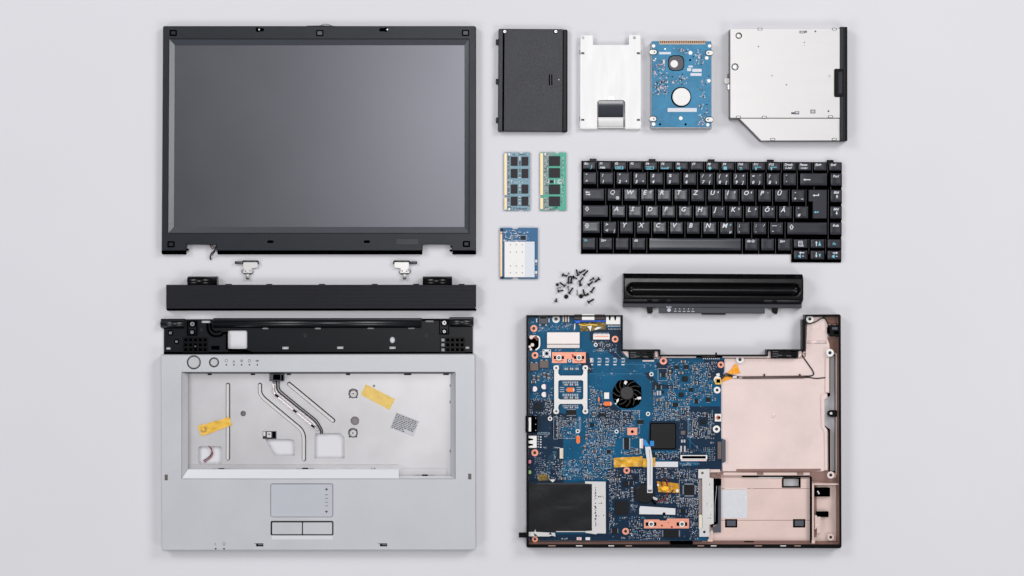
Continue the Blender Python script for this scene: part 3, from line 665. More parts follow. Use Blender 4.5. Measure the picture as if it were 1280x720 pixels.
b = MB(T, chrome_m, dkmetal_m, white_m); b.poly(rrect(906.6, 96.6, 913, 104, 2), 3, 6, b=.5, m=2); b.box(910.6, 91.4, 912.8, 96, 2, 7, m=1); b.box(910.4, 105, 912.8, 111, 2, 7, m=0); b.box(909.8, 106.4, 911.2, 110, 3, 6, m=1); b.build('rear_connector')

# ================================================================ memory modules
T = Thing('memory_module', 'pale blue memory module carrying eight small black chips in two columns', 'memory module', 646, 226, 3, group='pair of memory modules')
b = MB(T, rpcb_m)
def ram_outline(x0, x1):
    ar = lambda cx, cy, r, a0, a1, n=6: [(cx+r*math.cos(math.radians(a0+(a1-a0)*i/n)), cy+r*math.sin(math.radians(a0+(a1-a0)*i/n))) for i in range(n+1)]
    return [(x0, 190.4)]+ar(x0+21.6, 190.3, 2.2, 180, 0)+[(x1, 190.4), (x1, 263)]+ar(x0+21.6, 263.1, 2.2, 0, -180)+[(x0, 263), (x0, 246.4), (x0+3, 246), (x0+3, 244.6), (x0, 244.2)]
b.poly(ram_outline(630, 662.8), 1.0, 2.0, b=.1); b.build('module_board')
b = MB(T, gold_m)
b.box(630.5, 191.6, 633.4, 243.6, 2, 2.06); b.box(630.5, 247, 633.4, 262, 2, 2.06); b.build('gold_contacts')
rows = ((196, 207), (211.2, 222.4), (230.6, 241.8), (245.8, 257))
pr = MB(T, chipb_m, solder_m)
for y0, y1 in rows:
    for x0 in (638.6, 652):
        b = MB(T, chipb_m); b.poly(rect(x0, y0, x0+8.3, y1), 2, 3, b=.3); b.build('memory_chip')
b = MB(T, rpcbd_m, tan_m, solder_m, chip_m, darkp_m, white_m); R = random.Random(4)
for i in range(60): y = 195+i*1.06; b.box(634.6+(i % 2)*.5, y, 636.4+(i % 2)*.5, y+.5, 2, 2.3+R.uniform(0, .25), m=R.choice((4, 2, 1, 3)))
for y0, y1 in rows:
    for k in range(7):
        y = y0+k*1.7
        b.box(648.8, y, 650.8, y+.8, 2, 2.4+R.uniform(0, .25), m=R.choice((2, 4, 5, 1)))
for k in range(12): x = 639+k*1.8; b.box(x, 192.4, x+.9, 193.6, 2, 2.3+R.uniform(0, .25), m=R.choice((4, 0, 2)))
for k in range(22): b.box(x := R.uniform(637, 660), y := R.uniform(224.6, 229), x+1, y+.6, 2, 2.15+R.uniform(0, .25), m=R.choice((0, 5, 0)))
for k in range(26): b.box(x := R.uniform(634, 660), y := R.uniform(258.4, 261.6), x+1.2, y+.7, 2, 2.3+R.uniform(0, .25), m=R.choice((4, 3, 0, 0)))
for x in (661.4,):
    for k in range(40): b.box(x-.3, y := R.uniform(244, 259), x+.5, y+.5, 2, 2.3+R.uniform(0, .25), m=R.choice((4, 0, 5)))
b.cyl(636.6, 192.8, 1.3, 2, 2.1, 12, m=5); b.cyl(636.6, 261.2, 1.3, 2, 2.1, 12, m=5); b.build('small_components', kind='stuff')

T = Thing('memory_module', 'green memory module carrying four large black chips in one column', 'memory module', 691, 226, 3, group='pair of memory modules')
MB(T, gpcb_m).poly(ram_outline(675, 708), 1.0, 2.0, b=.1).build('module_board')
b = MB(T, gold_m); b.box(675.5, 191.6, 678.6, 243.6, 2, 2.06); b.box(675.5, 247.4, 678.6, 261, 2, 2.06); b.build('gold_contacts')
MB(T, gpcbg_m).sheet([(679, 190.8), (694, 190.8), (690.5, 194), (686, 197), (685, 208.5), (685, 243), (679, 243)], 2.04).build('trace_area')
MB(T, gpcbg_m).sheet([(679, 247), (686, 247), (686, 258.5), (694, 262.6), (679, 262.6)], 2.04).build('trace_area')
for y0, y1 in ((195.2, 207.2), (210.2, 222), (230.6, 242.6), (245.6, 257.6)): MB(T, chipb_m).poly(rect(686.2, y0, 700, y1), 2, 3.1, b=.3).build('memory_chip')
b = MB(T, gpcbg_m, tan_m, solder_m, chip_m, darkp_m, white_m); R = random.Random(14)
for k in range(170):
    y = R.uniform(192, 261); 
    if 243 < y < 246.5: continue
    x = R.uniform(679.6, 684.6); b.box(x, y, x+.9, y+.5, 2.04, 2.3+R.uniform(0, .25), m=R.choice((4, 2, 5, 3, 1)))
for k in range(90):
    y = R.uniform(196, 257); x = R.uniform(701, 704); b.box(x, y, x+.8, y+.6, 2, 2.3+R.uniform(0, .25), m=R.choice((4, 2, 5, 5, 1)))
b.box(687, 225.2, 692, 228.6, 2, 2.9, m=3); b.box(685.6, 224.6, 686.6, 229, 2, 2.3+R.uniform(0, .25), m=5); b.box(692.6, 224.6, 693.6, 229, 2, 2.3+R.uniform(0, .25), m=2)
for rr in (4.4, 2.6): b.poly(circ(700.6, 227, rr, 16, rr*.6), 2, 2.06, holes=[circ(700.6, 227, rr-.5, 16, rr*.6-.5)], m=5)
for k in range(26): b.box(x := R.uniform(696, 705), y := R.uniform(224.6, 229), x+.7, y+.5, 2.06, 2.2+R.uniform(0, .25), m=R.choice((5, 4)))
for k in range(30): b.box(x := R.uniform(679, 696), y := R.uniform(258.4, 261.8), x+.9, y+.6, 2.04, 2.3+R.uniform(0, .25), m=R.choice((4, 5, 3)))
b.cyl(681.8, 192.4, 1.3, 2, 2.1, 12, m=5); b.cyl(681.6, 261.2, 1.3, 2, 2.1, 12, m=5); b.build('small_components', kind='stuff')

# ================================================================ wireless card
T = Thing('wireless_card', 'small blue wireless card covered by a white dotted metal shield', 'wireless card', 648, 317, 4)
b = MB(T, wpcb_m)
b.poly([(625, 284.6), (639.6, 284.6), (641, 286.2), (646.6, 286.2), (648, 284.6), (672.4, 284.6), (672.4, 348.6), (648, 348.6), (646.8, 346.8), (641.6, 346.8), (640.4, 348.6), (625, 348.6)], 1, 2.2, b=.1); b.build('card_board')
b = MB(T, gold_m); b.box(625.3, 292, 627.6, 345.6, 2.2, 2.26); b.box(625.3, 289.6, 627.6, 291, 2.2, 2.26); b.build('gold_contacts')
b = MB(T, white_m, darkp_m); b.poly(rect(630.6, 302, 668.2, 346.6), 2.2, 3.8, b=.3)
for x in (638, 645.4, 653):
    for y in (306, 315, 332.4, 341): b.cyl(x, y, .65, 3.8, 3.84, 8, m=1)
b.build('metal_shield')
MB(T, M('shield_foil', (212,216,224), .5)).box(656.2, 302.4, 667.6, 346.2, 3.82, 3.95).build('shield_foil')
MB(T, chip_m).box(651.4, 294.4, 656.8, 299.6, 2.2, 3, b=.2).build('chip')
b = MB(T, rpcb_m, tan_m, solder_m, chip_m, print_m, gold_m); R = random.Random(44)
for k in range(110):
    x, y = R.uniform(629, 660), R.uniform(287.4, 301.4)
    if 650 < x < 658 and y > 293 or x > 650 and R.random() < .7: continue
    w, h = R.choice(((1.4, .7), (.7, 1.4), (.9, .9), (2.2, .9))); b.box(x, y, x+w, y+h, 2.2, 2.2+R.uniform(.1, .6), m=R.choice((0, 1, 2, 2, 3, 4, 4)))
b.poly(rect(638.6, 294, 658.6, 300.6), 2.2, 2.24, holes=[rect(639, 294.4, 658.2, 300.2)], m=4)
for y in (326.4, 340.6): b.box(668.8, y-1.8, 671.6, y+1.8, 2.2, 3.2, b=.3, m=4); b.cyl(670.2, y+4, .5, 2.2, 2.3, 6, m=5)
b.box(625.6, 286, 629, 288.6, 2.2, 2.8, m=3); b.box(626, 345.6, 630, 348, 2.2, 2.6, m=3); b.poly(circ(642.4, 345.6, 1.6, 12), 2.2, 2.3, m=4); b.build('small_components', kind='stuff')
# ================================================================ keyboard
T = Thing('keyboard', 'black German laptop keyboard with white italic lettering above the battery', 'keyboard', 727, 200.4, 6, rot=-0.0055)
b = MB(T, deep_m, darkgrey_m)
b.poly([(727, 200.6), (1053, 200.6), (1053, 326.4), (990.6, 326.4), (990.6, 316.2), (727, 317.2)], .4, 1.4, b=.2)
b.build('base_plate')
for x in (741.6, 815.6, 889.4, 963.6, 1038.4): MB(T, black_m).box(x-4.1, 198, x+4.1, 204, .6, 4.2, b=.3).build('mounting_tab')
b = MB(T, M('key_rib', (50,50,56), .5))
rows_x = []
def seps(y0, y1, xs):
    for x in xs: b.box(x-.3, y0, x+.3, y1, 1.4, 2.6)
seps(201, 214, [746+i*19.3 for i in range(16)])
seps(214, 235, [747.4+i*20.85 for i in range(15)]); seps(235, 256, [757.6+i*20.9 for i in range(13)]+[1036.4])
seps(256, 276, [763+i*20.9 for i in range(12)]+[1036.4]); seps(276, 297, [752.6+i*20.9 for i in range(12)]+[1036.4]); seps(297, 316, [747, 767.6, 788.6, 809.4, 929, 949.6, 970.6, 991, 1012.4, 1033.4])
b.build('plate_ribs', kind='stuff')
KT = 5.2
def key(x0, x1, y0, y1, legends=(), worn=0, outline=None, dish=.34):
    b = MB(T, keyworn_m if worn else key_m, deep_m)  # deep black on the key sides paints in their shade
    cx, hw, cy, hh = (x0+x1)/2, (x1-x0)/2, (y0+y1)/2, (y1-y0)/2
    dz = lambda x, y: KT - dish*(1-((x-cx)/hw)**2)*(1 if hw < 9 else .25) + .14*((y-cy)/hh)**2
    if outline is None:
        nx = 9; xs = [x0+(x1-x0)*i/(nx-1) for i in range(nx)]; ys = [y0, y0+.5, cy-hh*.5, cy, cy+hh*.5, y1-.5, y1]
        b.grid(xs, ys, lambda x, y: dz(x, y) - (.35 if (x in (x0, x1) or y in (y0, y1)) else 0))
        b2 = len(b.v)
        top = [(x, y0) for x in xs] + [(x1, y) for y in ys[1:]] + [(x, y1) for x in xs[::-1][1:]] + [(x0, y) for y in ys[::-1][1:-1]]
        sk = [(x0-1.0 if x == x0 else x1+1.0 if x == x1 else x, y0-.7 if y == y0 else y1+2.2 if y == y1 else y) for x, y in top]
        b.v += [b.P(x, y, dz(x, y)-.35) for x, y in top] + [b.P(x, y, 1.5) for x, y in sk]
        n = len(top)
        for i in range(n): j = (i+1) % n; b.face((b2+i, b2+n+i, b2+n+j, b2+j), 1)
    else:
        b.poly(outline, 1.5, KT, b=.5, m=0)
        dz = lambda x, y: KT
    o = b.build('key')
    if legends:
        g = MB(T, print_m, cyan_m); up = lambda x, y: dz(x, y)+.11
        for lg in legends: lg(g, x0, x1, y0, y1, up)
        g.build('legend', parent=o)
    return o
def tx(s_, dx, dy, size=4.6, m=0, bold=.03, sx=1.0, shear=.25): return lambda g, x0, x1, y0, y1, up: g.text(s_, x0+dx, y0+dy, size, 0, m=m, fz=up, bold=bold, sx=sx, shear=shear)
PLZ = [0]
def pl(pts, m=0, hole=None):
    PLZ[0] = (PLZ[0]+1) % 9; z = KT+.03+PLZ[0]*.008
    return lambda g, x0, x1, y0, y1, up: g.sheet([(x0+x, y0+y) for x, y in pts], z, m=m, holes=[[(x0+x, y0+y) for x, y in hole]] if hole else ())
def arrow_up(dx, dy, s_=1.0, f=1):
    o = ((0, -3.2), (3.1, .5), (1.5, .5), (1.5, 3.0), (-1.5, 3.0), (-1.5, .5), (-3.1, .5)); n = ((0, -1.9), (1.6, -.3), (.7, -.3), (.7, 2.2), (-.7, 2.2), (-.7, -.3), (-1.6, -.3))
    return pl([(dx+x*s_, dy+f*y*s_) for x, y in o], hole=[(dx+x*s_, dy+f*y*s_) for x, y in n])
def arrow(dx, dy, L, deg=0, m=0, w=.55, h=1.5):
    a = math.radians(deg); pts = [(-L/2, -w), (L/2-2.4, -w), (L/2-2.4, -h), (L/2, 0), (L/2-2.4, h), (L/2-2.4, w), (-L/2, w)]
    return pl([(dx+x*math.cos(a)-y*math.sin(a), dy+x*math.sin(a)+y*math.cos(a)) for x, y in pts], m)
def box_l(x0, y0, x1, y1, m=1): return pl([(x0, y0), (x1, y0), (x1, y1), (x0, y1)], m)
small = dict(size=3.6, bold=.02)
fk = [('Esc', [tx(')', 9.5, 8.2, 5.4, 1)]), ('F1', [tx('Hilfe', 1.6, 8.6, 3.6)]), ('F2', [box_l(2, 6, 11.4, 6.7), box_l(2, 8.6, 11.4, 9.3), box_l(2, 6, 2.7, 9.3), box_l(10.6, 6, 11.8, 9.3), box_l(4, 7.2, 9, 8.1)]), ('F3', []),
      ('F4', [box_l(1.6, 5.8, 11.6, 6.4), box_l(1.4, 8.9, 11, 9.5), tx('LCD', 2.6, 8.8, 2.8, 1), box_l(10.6, 6, 11.6, 9.2)]), ('F5', [tx('AutoBl', 1, 8.8, 3.4, 1)]), ('F6', [pl([(1.8, 6.8), (3, 6.8), (6, 5.2), (6, 9.6), (3, 8.4), (1.8, 8.4)], 1)]), ('F7', []),
      ('F8', [pl([(2, 7.4), (4.5, 5), (7, 7.4), (4.5, 9.8)], 1)]), ('F9', [box_l(2.4, 5.4, 6.6, 9.2)]), ('F10', [tx('T\\', 2.2, 9.4, 4.6, 1)]), ('F11', [box_l(3, 5.4, 10.6, 6.2), arrow(4.4, 7.6, 4.4, 90, 1)]), ('F12', [box_l(2.6, 5.4, 11, 6.2), arrow(4.4, 7.6, 4.4, 90, 1)]),
      ('Druck', [tx('S-Abf', 2.2, 7.8, **small)]), ('Pause', [tx('Untbr', 2.2, 7.8, **small)]), ('Einfg', []), ('Entf', [])]
for i, (nm, ex) in enumerate(fk):
    x0 = 728.8+i*19.27; key(x0, min(x0+15.4, 1052.4), 201.8, 211.2, [tx(nm, 1.4, 3.7, 3.9, bold=.034)]+ex, dish=.22)
r1 = [('°', '^', ''), ('!', '1', ''), ('"', '2', '²'), ('§', '3', '³'), ('$', '4', ''), ('%', '5', ''), ('&', '6', ''), ('/', '7', '{'), ('(', '8', '['), (')', '9', ']'), ('=', '0', '}'), ('?', 'ß', '\\'), ('`', '´', '')]
for i, (a, c, d) in enumerate(r1):
    x0 = 729.6+i*20.85
    lg = [tx(a, 2, 5.6, 5.2), tx(c, 2, 13.4, 5.4)] + ([tx(d, 10.6, 13.4, 4.6)] if d else [])
    if 7 <= i <= 10: lg.append(tx('789*'[i-7], 11, 4.8, 3.6))
    key(x0, x0+15.6, 215, 230, lg)
key(1000.8, 1034, 215, 230, [arrow(8, 8, 9, 180)]); key(1039, 1052.6, 215, 230, [tx('Pos1', 2.6, 4.8, 4.2, sx=.9)])
key(729.6, 755.2, 235.5, 250.5, [arrow(5, 4.6, 6, 180), arrow(6, 7.4, 6, 0)])
worn = {'E', 'R', 'T', 'A', 'S', 'W', 'D', 'N', 'C', 'G', 'F', 'H', 'I', 'V'}
def letter(c): return tx(c, 2.0, 7.0, 7.8, bold=.024)
for i, c in enumerate('QWERTZUIOPÜ'):
    x0 = 760.2+i*20.92; lg = [letter(c)]
    if c == 'Q': lg.append(lambda g, x0, x1, y0, y1, up: (g.poly(circ(x0+12, y0+11.4, 2.1, 14), KT, KT+.02, holes=[circ(x0+12, y0+11.4, 1.3, 12)]), g.sheet(circ(x0+12.2, y0+11.4, .8, 8), KT+.03)))
    if c == 'E': lg.append(tx('€', 9.8, 5.4, 5, bold=0))
    if c in 'UIOP': lg.append(tx({'U': '4', 'I': '5', 'O': '6', 'P': '-'}[c], 11, 4.8, 3.6))
    key(x0, x0+15.6, 235.6, 250.6, lg, c in worn)
key(990.4, 1006, 235.6, 250.6, [tx('*', 2.4, 6.6, 5), tx('+', 2, 13, 5.4), tx('~', 11, 13, 5)])
key(1011, 1034, 236, 272, [arrow(9, 6.6, 7.6, 180), pl([(12.2, 4.4), (13.2, 4.4), (13.2, 7.2), (12.2, 7.2)]), arrow(9.6, 27.6, 5.6, 180, 1), pl([(11.8, 26), (12.6, 26), (12.6, 28.1), (11.8, 28.1)], 1)], outline=[(1011.2, 235.4), (1034, 235.4), (1034, 271.4), (1016.4, 271.4), (1016.4, 250.4), (1011.2, 250.4)])
key(1039, 1052.6, 235.6, 250.6, [tx('Bild', 3.4, 4.6, 4.2), arrow(7.6, 8.2, 4.4, 270)])
key(729.4, 760, 256.4, 271, [arrow_up(4.8, 4.8, .95, -1)])
for i, c in enumerate('ASDFGHJKLÖÄ'):
    x0 = 766+i*20.86; lg = [letter(c)]
    if c in 'JKLÖ': lg.append(tx({'J': '1', 'K': '2', 'L': '3', 'Ö': '+'}[c], 11, 4.8, 3.6))
    key(x0, x0+15.4, 256.4, 271.2, lg, c in worn)
key(995.2, 1010.6, 256.4, 271.2, [tx("'", 2.4, 5.2, 5), tx('#', 2.4, 12.4, 5)]); key(1038.8, 1052.6, 256.4, 271.2, [tx('Bild', 3.4, 4.6, 4.2), arrow(7.6, 8.2, 4.4, 90)])
key(729.2, 750, 276.6, 291, [arrow_up(5, 5.2)], 1)
key(755.2, 770.6, 276.6, 291.2, [tx('>', 1.8, 5.6, 5.6), tx('<', 1.8, 13, 5.6), tx('|', 12.4, 13, 4.6)])
for i, c in enumerate('YXCVBNM'):
    x0 = 776+i*20.86; key(x0, x0+15.4, 276.6, 291.4, [letter(c)]+([tx('0', 11.4, 4.6, 3.6, 1), tx('µ', 11, 13.4, 4.6)] if c == 'M' else []), c in worn)
for i, (a, c) in enumerate(((';', ','), (':', '.'), ('—', '-'))):
    x0 = 922+i*20.86; key(x0, x0+15.4, 276.6, 291.4, [tx(a, 2, 5.6, 5.4), tx(c, 2, 12.4, 5.4)]+([tx('/' if i == 1 else '.', 12, 5, 4)] if i else []))
key(985, 1034, 276.6, 291.4, [arrow_up(5, 5.6)]); key(1038.8, 1052.6, 276.6, 291.4, [tx('Ende', 2.6, 4.8, 4.2, sx=.9)])
for x0, nm, m in ((729, 'Fn', 1), (750, 'Strg', 0), (770.6, '', 0), (791.4, 'Alt', 0), (932.4, 'Alt Gr', 0), (952.6, '', 0), (973.6, 'Strg', 0)):
    key(x0, x0+15.4, 297, 311.6, [tx(nm, 1.8, 4.6, 4.4, m, sx=.85)] if nm else [])
key(812.6, 926.4, 297, 311.8, dish=.5, worn=1)
nav = [(993.4, 297.6, [box_l(5.4, 2, 10.4, 2.7, 0), box_l(5.4, 3.8, 10.4, 4.4, 0), box_l(5.4, 5.6, 11, 6.2, 0), box_l(5.2, 2, 5.8, 8.6, 0), box_l(9.8, 2, 10.4, 7.6, 0), box_l(5.4, 7.8, 12, 8.8, 0)]), (1014.4, 297.6, [arrow(6.8, 5.2, 6.4, 270), pl([(10.8, 2), (12.6, 8), (9.2, 8)], 1)]), (1035.6, 297.6, [tx('Fn', 5.6, 6.8, 4.2, 1)]),
       (993.4, 311.8, [arrow(9.4, 2.6, 6.6, 180), pl([(5, 6.4), (8.4, 4.2), (8.4, 9.4), (5, 7.6)], 1), box_l(10, 6.4, 12.2, 7.2, 0)]), (1014.4, 311.8, [arrow(6.8, 5.2, 6.4, 90), pl([(9.6, 4), (12.4, 4), (11, 8.6)], 1)]), (1035.6, 311.8, [arrow(9.4, 2.6, 6.6, 0), pl([(5, 6.4), (8.4, 4.2), (8.4, 9.4), (5, 7.6)], 1), box_l(10, 6.4, 12.2, 7.2, 0)])]
for x0, y0, lg in nav: key(x0, x0+(16.6 if x0 < 1030 else 16.8), y0, y0+10.6, lg, dish=.2)

# ================================================================ battery
T = Thing('battery', 'long glossy black battery pack with a recessed groove under the keyboard', 'battery', 892, 366, 20, rot=-0.0052)
def base_h(y):
    if y < 347.4: return 13 + 6.6*((y-342.2)/5.2)
    if y < 348.4: return 19.6 + .4*(y-347.4)
    if y < 373.6: return 20 + .45*math.sin((y-348.4)/25.2*math.pi)
    if y < 374.6: return 20 - .8*(y-373.6)**2
    return 19.2 - 9.6*min(1, (y-374.6)/5.0)
def bat(x, y):
    d = math.hypot(max(0, 791.5-x, x-992.5), y-361.9); g = 0
    if d < 8.2: t = d/8.2; g = 5.6*(1-t*t)
    e = min(1, (x-779.4)/1.6, (1004.4-x)/1.6); return base_h(y) - g - (1-math.sqrt(max(0, min(1, 1-(1-e)**2))))*1.2
xs = [779.4, 779.8, 780.4, 781.2]+[782+i*.9 for i in range(14)]+[796+i*7.6 for i in range(25)]+[988+i*.9 for i in range(16)]+[1002.8, 1003.4, 1004, 1004.4]
ys = [342.2, 342.5, 343, 343.6]+[344.2+i*.6 for i in range(60)]
b = MB(T, gloss_m); b.grid(xs, ys, bat)
e = len(b.v); per = [(x, ys[0]) for x in xs]+[(xs[-1], y) for y in ys[1:]]+[(x, ys[-1]) for x in xs[::-1][1:]]+[(xs[0], y) for y in ys[::-1][1:-1]]; n = len(per)
b.v += [b.P(x, y, bat(x, y)) for x, y in per]+[b.P(x, y, .3) for x, y in per]
for i in range(n): j = (i+1) % n; b.face((e+i, e+n+i, e+n+j, e+j))
b.build('battery_case')
lip_m = M('satin_dark_plastic', (58,59,67), .45, var=.05, vscale=60)
b = MB(T, lip_m, black_m); b.prof(779.6, 1004.2, [(379.6, 9.4), (380.4, 9.8), (384, 9.6), (384.8, 8.6)], z0=.4)
b.prof(825, 958, [(384.6, 9.2), (385, 9.5), (391, 9.3), (391.9, 8.2)], z0=3); b.box(879, 391.4, 909, 393.6, 3, 7, m=1); b.build('contact_ledge')
for x, s_ in ((813.6, 1), (971, -1)):
    b = MB(T, black_m); b.poly([(x-4, 384), (x+4, 384), (x+3.4, 391), (x+2, 392.6), (x-1.6*s_-1, 392.4), (x-3, 390.4)], 2, 7.4, b=.5); b.box(x-1.4, 385, x-.8, 391, 7.4, 7.9); b.box(x+.8, 385, x+1.4, 391, 7.4, 7.9); b.build('locking_hook')
b = MB(T, print_m, greyp_m); b.text('PUSH', 834.2, 384.6+.6, 2.6, 9.65, shear=0, bold=.03); b.cyl(837.4, 388, 2.3, 9.4, 9.9, 16); b.poly(circ(837.4, 388, 1.6, 12), 9.9, 9.92, holes=[circ(837.4, 388, 1.2, 12)], m=1)
for i, s_ in enumerate(('20%', '40%', '60%', '80%', '100%')):
    x = 845.4+i*5.5; b.cyl(x, 386.4, .6, 9.4, 9.62, 8); b.text(s_, x, 390.2, 1.9, 9.62, align='c', shear=0, bold=.02)
b.build('charge_gauge')

# ================================================================ screws
screw_m = M('blackened_screw', (5,5,7), .32, spec=.25, metal=.0)
def screw(label, hx, hy, tx_, ty_, r=2.3, rs=.95, mat=None, upright=False):
    t = Thing.__new__(Thing); mat = mat or screw_m
    L = math.hypot(tx_-hx, ty_-hy); ang = math.atan2(-(ty_-hy), tx_-hx)
    # local frame: axis along +X from the head at the origin, then tipped so that head rim and tip rest on the table
    class F: top = 2; k = 1; o = Vector((0, 0, 0)); root = None
    class L0:
        root = None
        def loc(s, px, py, z=0, zt=None): return (px*S, py*S, z*.001)
    b = MB(L0(), mat, black_m)
    if upright:
        b.v = []; 
        n = 16
        for rr, z in ((r, 0.4), (r, 1.2), (r*.75, 1.75), (0.001, 1.9)):
            b.v += [(rr*S*math.cos(2*math.pi*i/n), rr*S*math.sin(2*math.pi*i/n), z*.001) for i in range(n)]
        for k in range(3):
            for i in range(n): j = (i+1) % n; b.face((k*n+i, k*n+j, (k+1)*n+j, (k+1)*n+i), 0, True)
        for q in ((-r*.5, -.18, r*.5, .18), (-.18, -r*.5, .18, r*.5)):
            b.v += [(q[0]*S, q[1]*S, .00192), (q[2]*S, q[1]*S, .00192), (q[2]*S, q[3]*S, .00192), (q[0]*S, q[3]*S, .00192)]; e = len(b.v); b.face((e-4, e-3, e-2, e-1), 1)
        L = 0
    else:
        n = 12; prof_ = [(0, .3), (0, r*.8), (.35, r), (.9, r), (1.5, rs*1.1)]
        x = 1.6
        while x < L-.9: prof_ += [(x, rs*.84), (x+.28, rs*1.12)]; x += .62
        prof_ += [(L-.5, rs*.85), (L, rs*.35)]
        th = math.asin(min(.9, (r-rs)/max(L, 1.5)))
        for px, pr in prof_:
            for i in range(n):
                a = 2*math.pi*i/n; y, z = pr*math.cos(a), pr*math.sin(a)
                b.v.append(((px*math.cos(th)+z*math.sin(th))*S, y*S, (r*math.cos(th)+.05-px*math.sin(th)+z*math.cos(th))*S))
        for k in range(len(prof_)-1):
            for i in range(n): j = (i+1) % n; b.face((k*n+i, k*n+j, (k+1)*n+j, (k+1)*n+i), 0, k > 3)
        b.face(range(n))
    o = bpy.data.objects.new('screw', b.mesh('screw')); COL.objects.link(o)
    kz = (HC-.003)/HC; o.location = ((hx-640)*S*kz, (360-hy)*S*kz, 0); o.rotation_euler = (0, 0, ang)
    o['label'] = label; o['category'] = 'screw'; o['group'] = 'loose screws in a small heap'
zn = M('tarnished_steel', (150,140,136), .35, metal=.7)
SCREWS = [
 ('black cone-headed screw at the upper left corner of the screw heap, tip pointing right', 702.8, 343.2, 709.4, 345.2, 2.5, 1.0, None),
 ('thin silvery screw tilted beside the cone-headed screw at the top left', 711.6, 340.6, 709.4, 345, 1.2, .5, 'z'),
 ('left one of two parallel upright black screws with heads at their lower ends', 710.2, 354.4, 711, 346.2, 2.2, 1.0, None),
 ('right one of two parallel upright black screws, touching the crossing screw tips', 714, 354.2, 714.8, 346.2, 2.2, 1.0, None),
 ('short black screw lying level across the tops of the two parallel screws', 717.6, 345.8, 710.6, 345.6, 1.8, .8, None),
 ('black screw whose tip is the topmost point of the heap', 722.8, 344.6, 720.4, 336.6, 2.2, 1.0, None),
 ('long black screw sloping up right from the topmost screw head', 724.2, 341.2, 732.2, 337, 2.1, 1.0, None),
 ('black screw with bluish tip at the upper right end of the heap', 729.4, 344.2, 735.2, 337.8, 2.2, 1.0, None),
 ('black screw in mid heap, tip up right, head touching a stubby downward screw', 724, 352.6, 729.4, 346.6, 2.2, 1.0, None),
 ('stubby black screw pointing down in the middle of the heap', 726.2, 357.4, 724.8, 353.4, 2.4, 1.4, None),
 ('small black screw lying flat between the parallel screws and the middle screw', 716.8, 346.8, 722, 348.4, 1.9, .8, None),
 ('thin black screw above the right pair, with its head to the upper right', 742.6, 347.4, 736.6, 351, 1.9, .7, None),
 ('black screw with its head low left and tip meeting the outermost right screw', 735.2, 356.6, 741.4, 351.6, 2.5, 1.1, None),
 ('black screw farthest out on the right of the heap, head up right', 749.4, 347.8, 743.2, 353, 2.6, 1.1, None),
 ('black screw right of the heap with its tip straight up right and head low', 738.8, 365.6, 743.4, 358.6, 2.3, 1.0, None),
 ('lowest screw of the heap at right, head left and tip pointing right', 735, 378, 742.8, 373.8, 2.6, 1.1, None),
 ('black screw rising from the round head at the bottom right', 730.8, 369.6, 729, 361.4, 2.0, 1.0, None),
 ('short black screw between the round head and the low right screw', 735.4, 367.2, 731.2, 370, 2.0, .9, None),
 ('black screw at the lower left centre with its tip up right, above a round head', 711.2, 367, 716.4, 359.4, 2.4, 1.0, None),
 ('black screw at the left edge lying level with its head at left', 697.2, 364, 704.6, 362.8, 2.3, .9, None),
 ('thin silvery screw above the level screw at the left edge', 696.4, 360.4, 702, 358.6, 1.3, .5, 'z'),
 ('long black screw at left with its tip up left and head toward the parallel pair', 706.4, 357.8, 699.4, 352.8, 2.4, 1.0, None),
 ('thin silvery screw leaning below the parallel pair', 710.2, 357.6, 711, 364.4, 1.4, .5, 'z'),
 ('tiny black screw alone at the lower left corner of the heap', 694.8, 377.2, 695.8, 372.6, 2.2, .9, None),
 ('pale silvery thin screw standing alone in the lower centre of the heap', 721.8, 369, 721.6, 361.8, 1.3, .55, 'z'),
]
for lb, *q in SCREWS: screw(lb, *q[:6], mat=zn if q[6] else None)
screw('upturned black screw head at the left edge of the heap', 696.8, 355.8, 698, 355.8, 2.0, upright=True)
screw('large round black screw head facing up at the bottom left of the heap', 707.8, 370.8, 709, 370.8, 2.7, upright=True)
screw('round black screw head facing up at the bottom right among other screws', 726.4, 370.2, 728, 370.2, 2.7, upright=True)
# ================================================================ laptop base with motherboard
T = Thing('laptop_base', 'open black laptop base with copper pink shielding and blue motherboard under the battery', 'laptop base', 855, 540, 22, zs=0.62)
ZB = 13      # board surface
ZF = 6       # floor of the tray
shell_out = [(658, 394), (778.6, 394), (778.6, 437), (825.6, 437), (825.6, 443.6), (958.4, 443.6), (958.4, 437), (1003, 437), (1003, 400), (1006.4, 399), (1006.4, 393.4), (1049.6, 393), (1051, 394.6), (1052, 683), (1050.4, 685.4), (659.6, 684.6), (658, 683)]
shell_in = [(660.4, 395.8), (776.8, 395.8), (776.8, 438.8), (823.8, 438.8), (823.8, 445.4), (960.2, 445.4), (960.2, 438.8), (1006.6, 438.8), (1007.6, 400), (1008, 395.4), (1048, 395), (1048.6, 397), (1049.4, 680.6), (661, 680.6)]
b = MB(T, black_m); b.poly(shell_out, .4, 22, holes=[shell_in], b=.4); b.build('outer_shell')
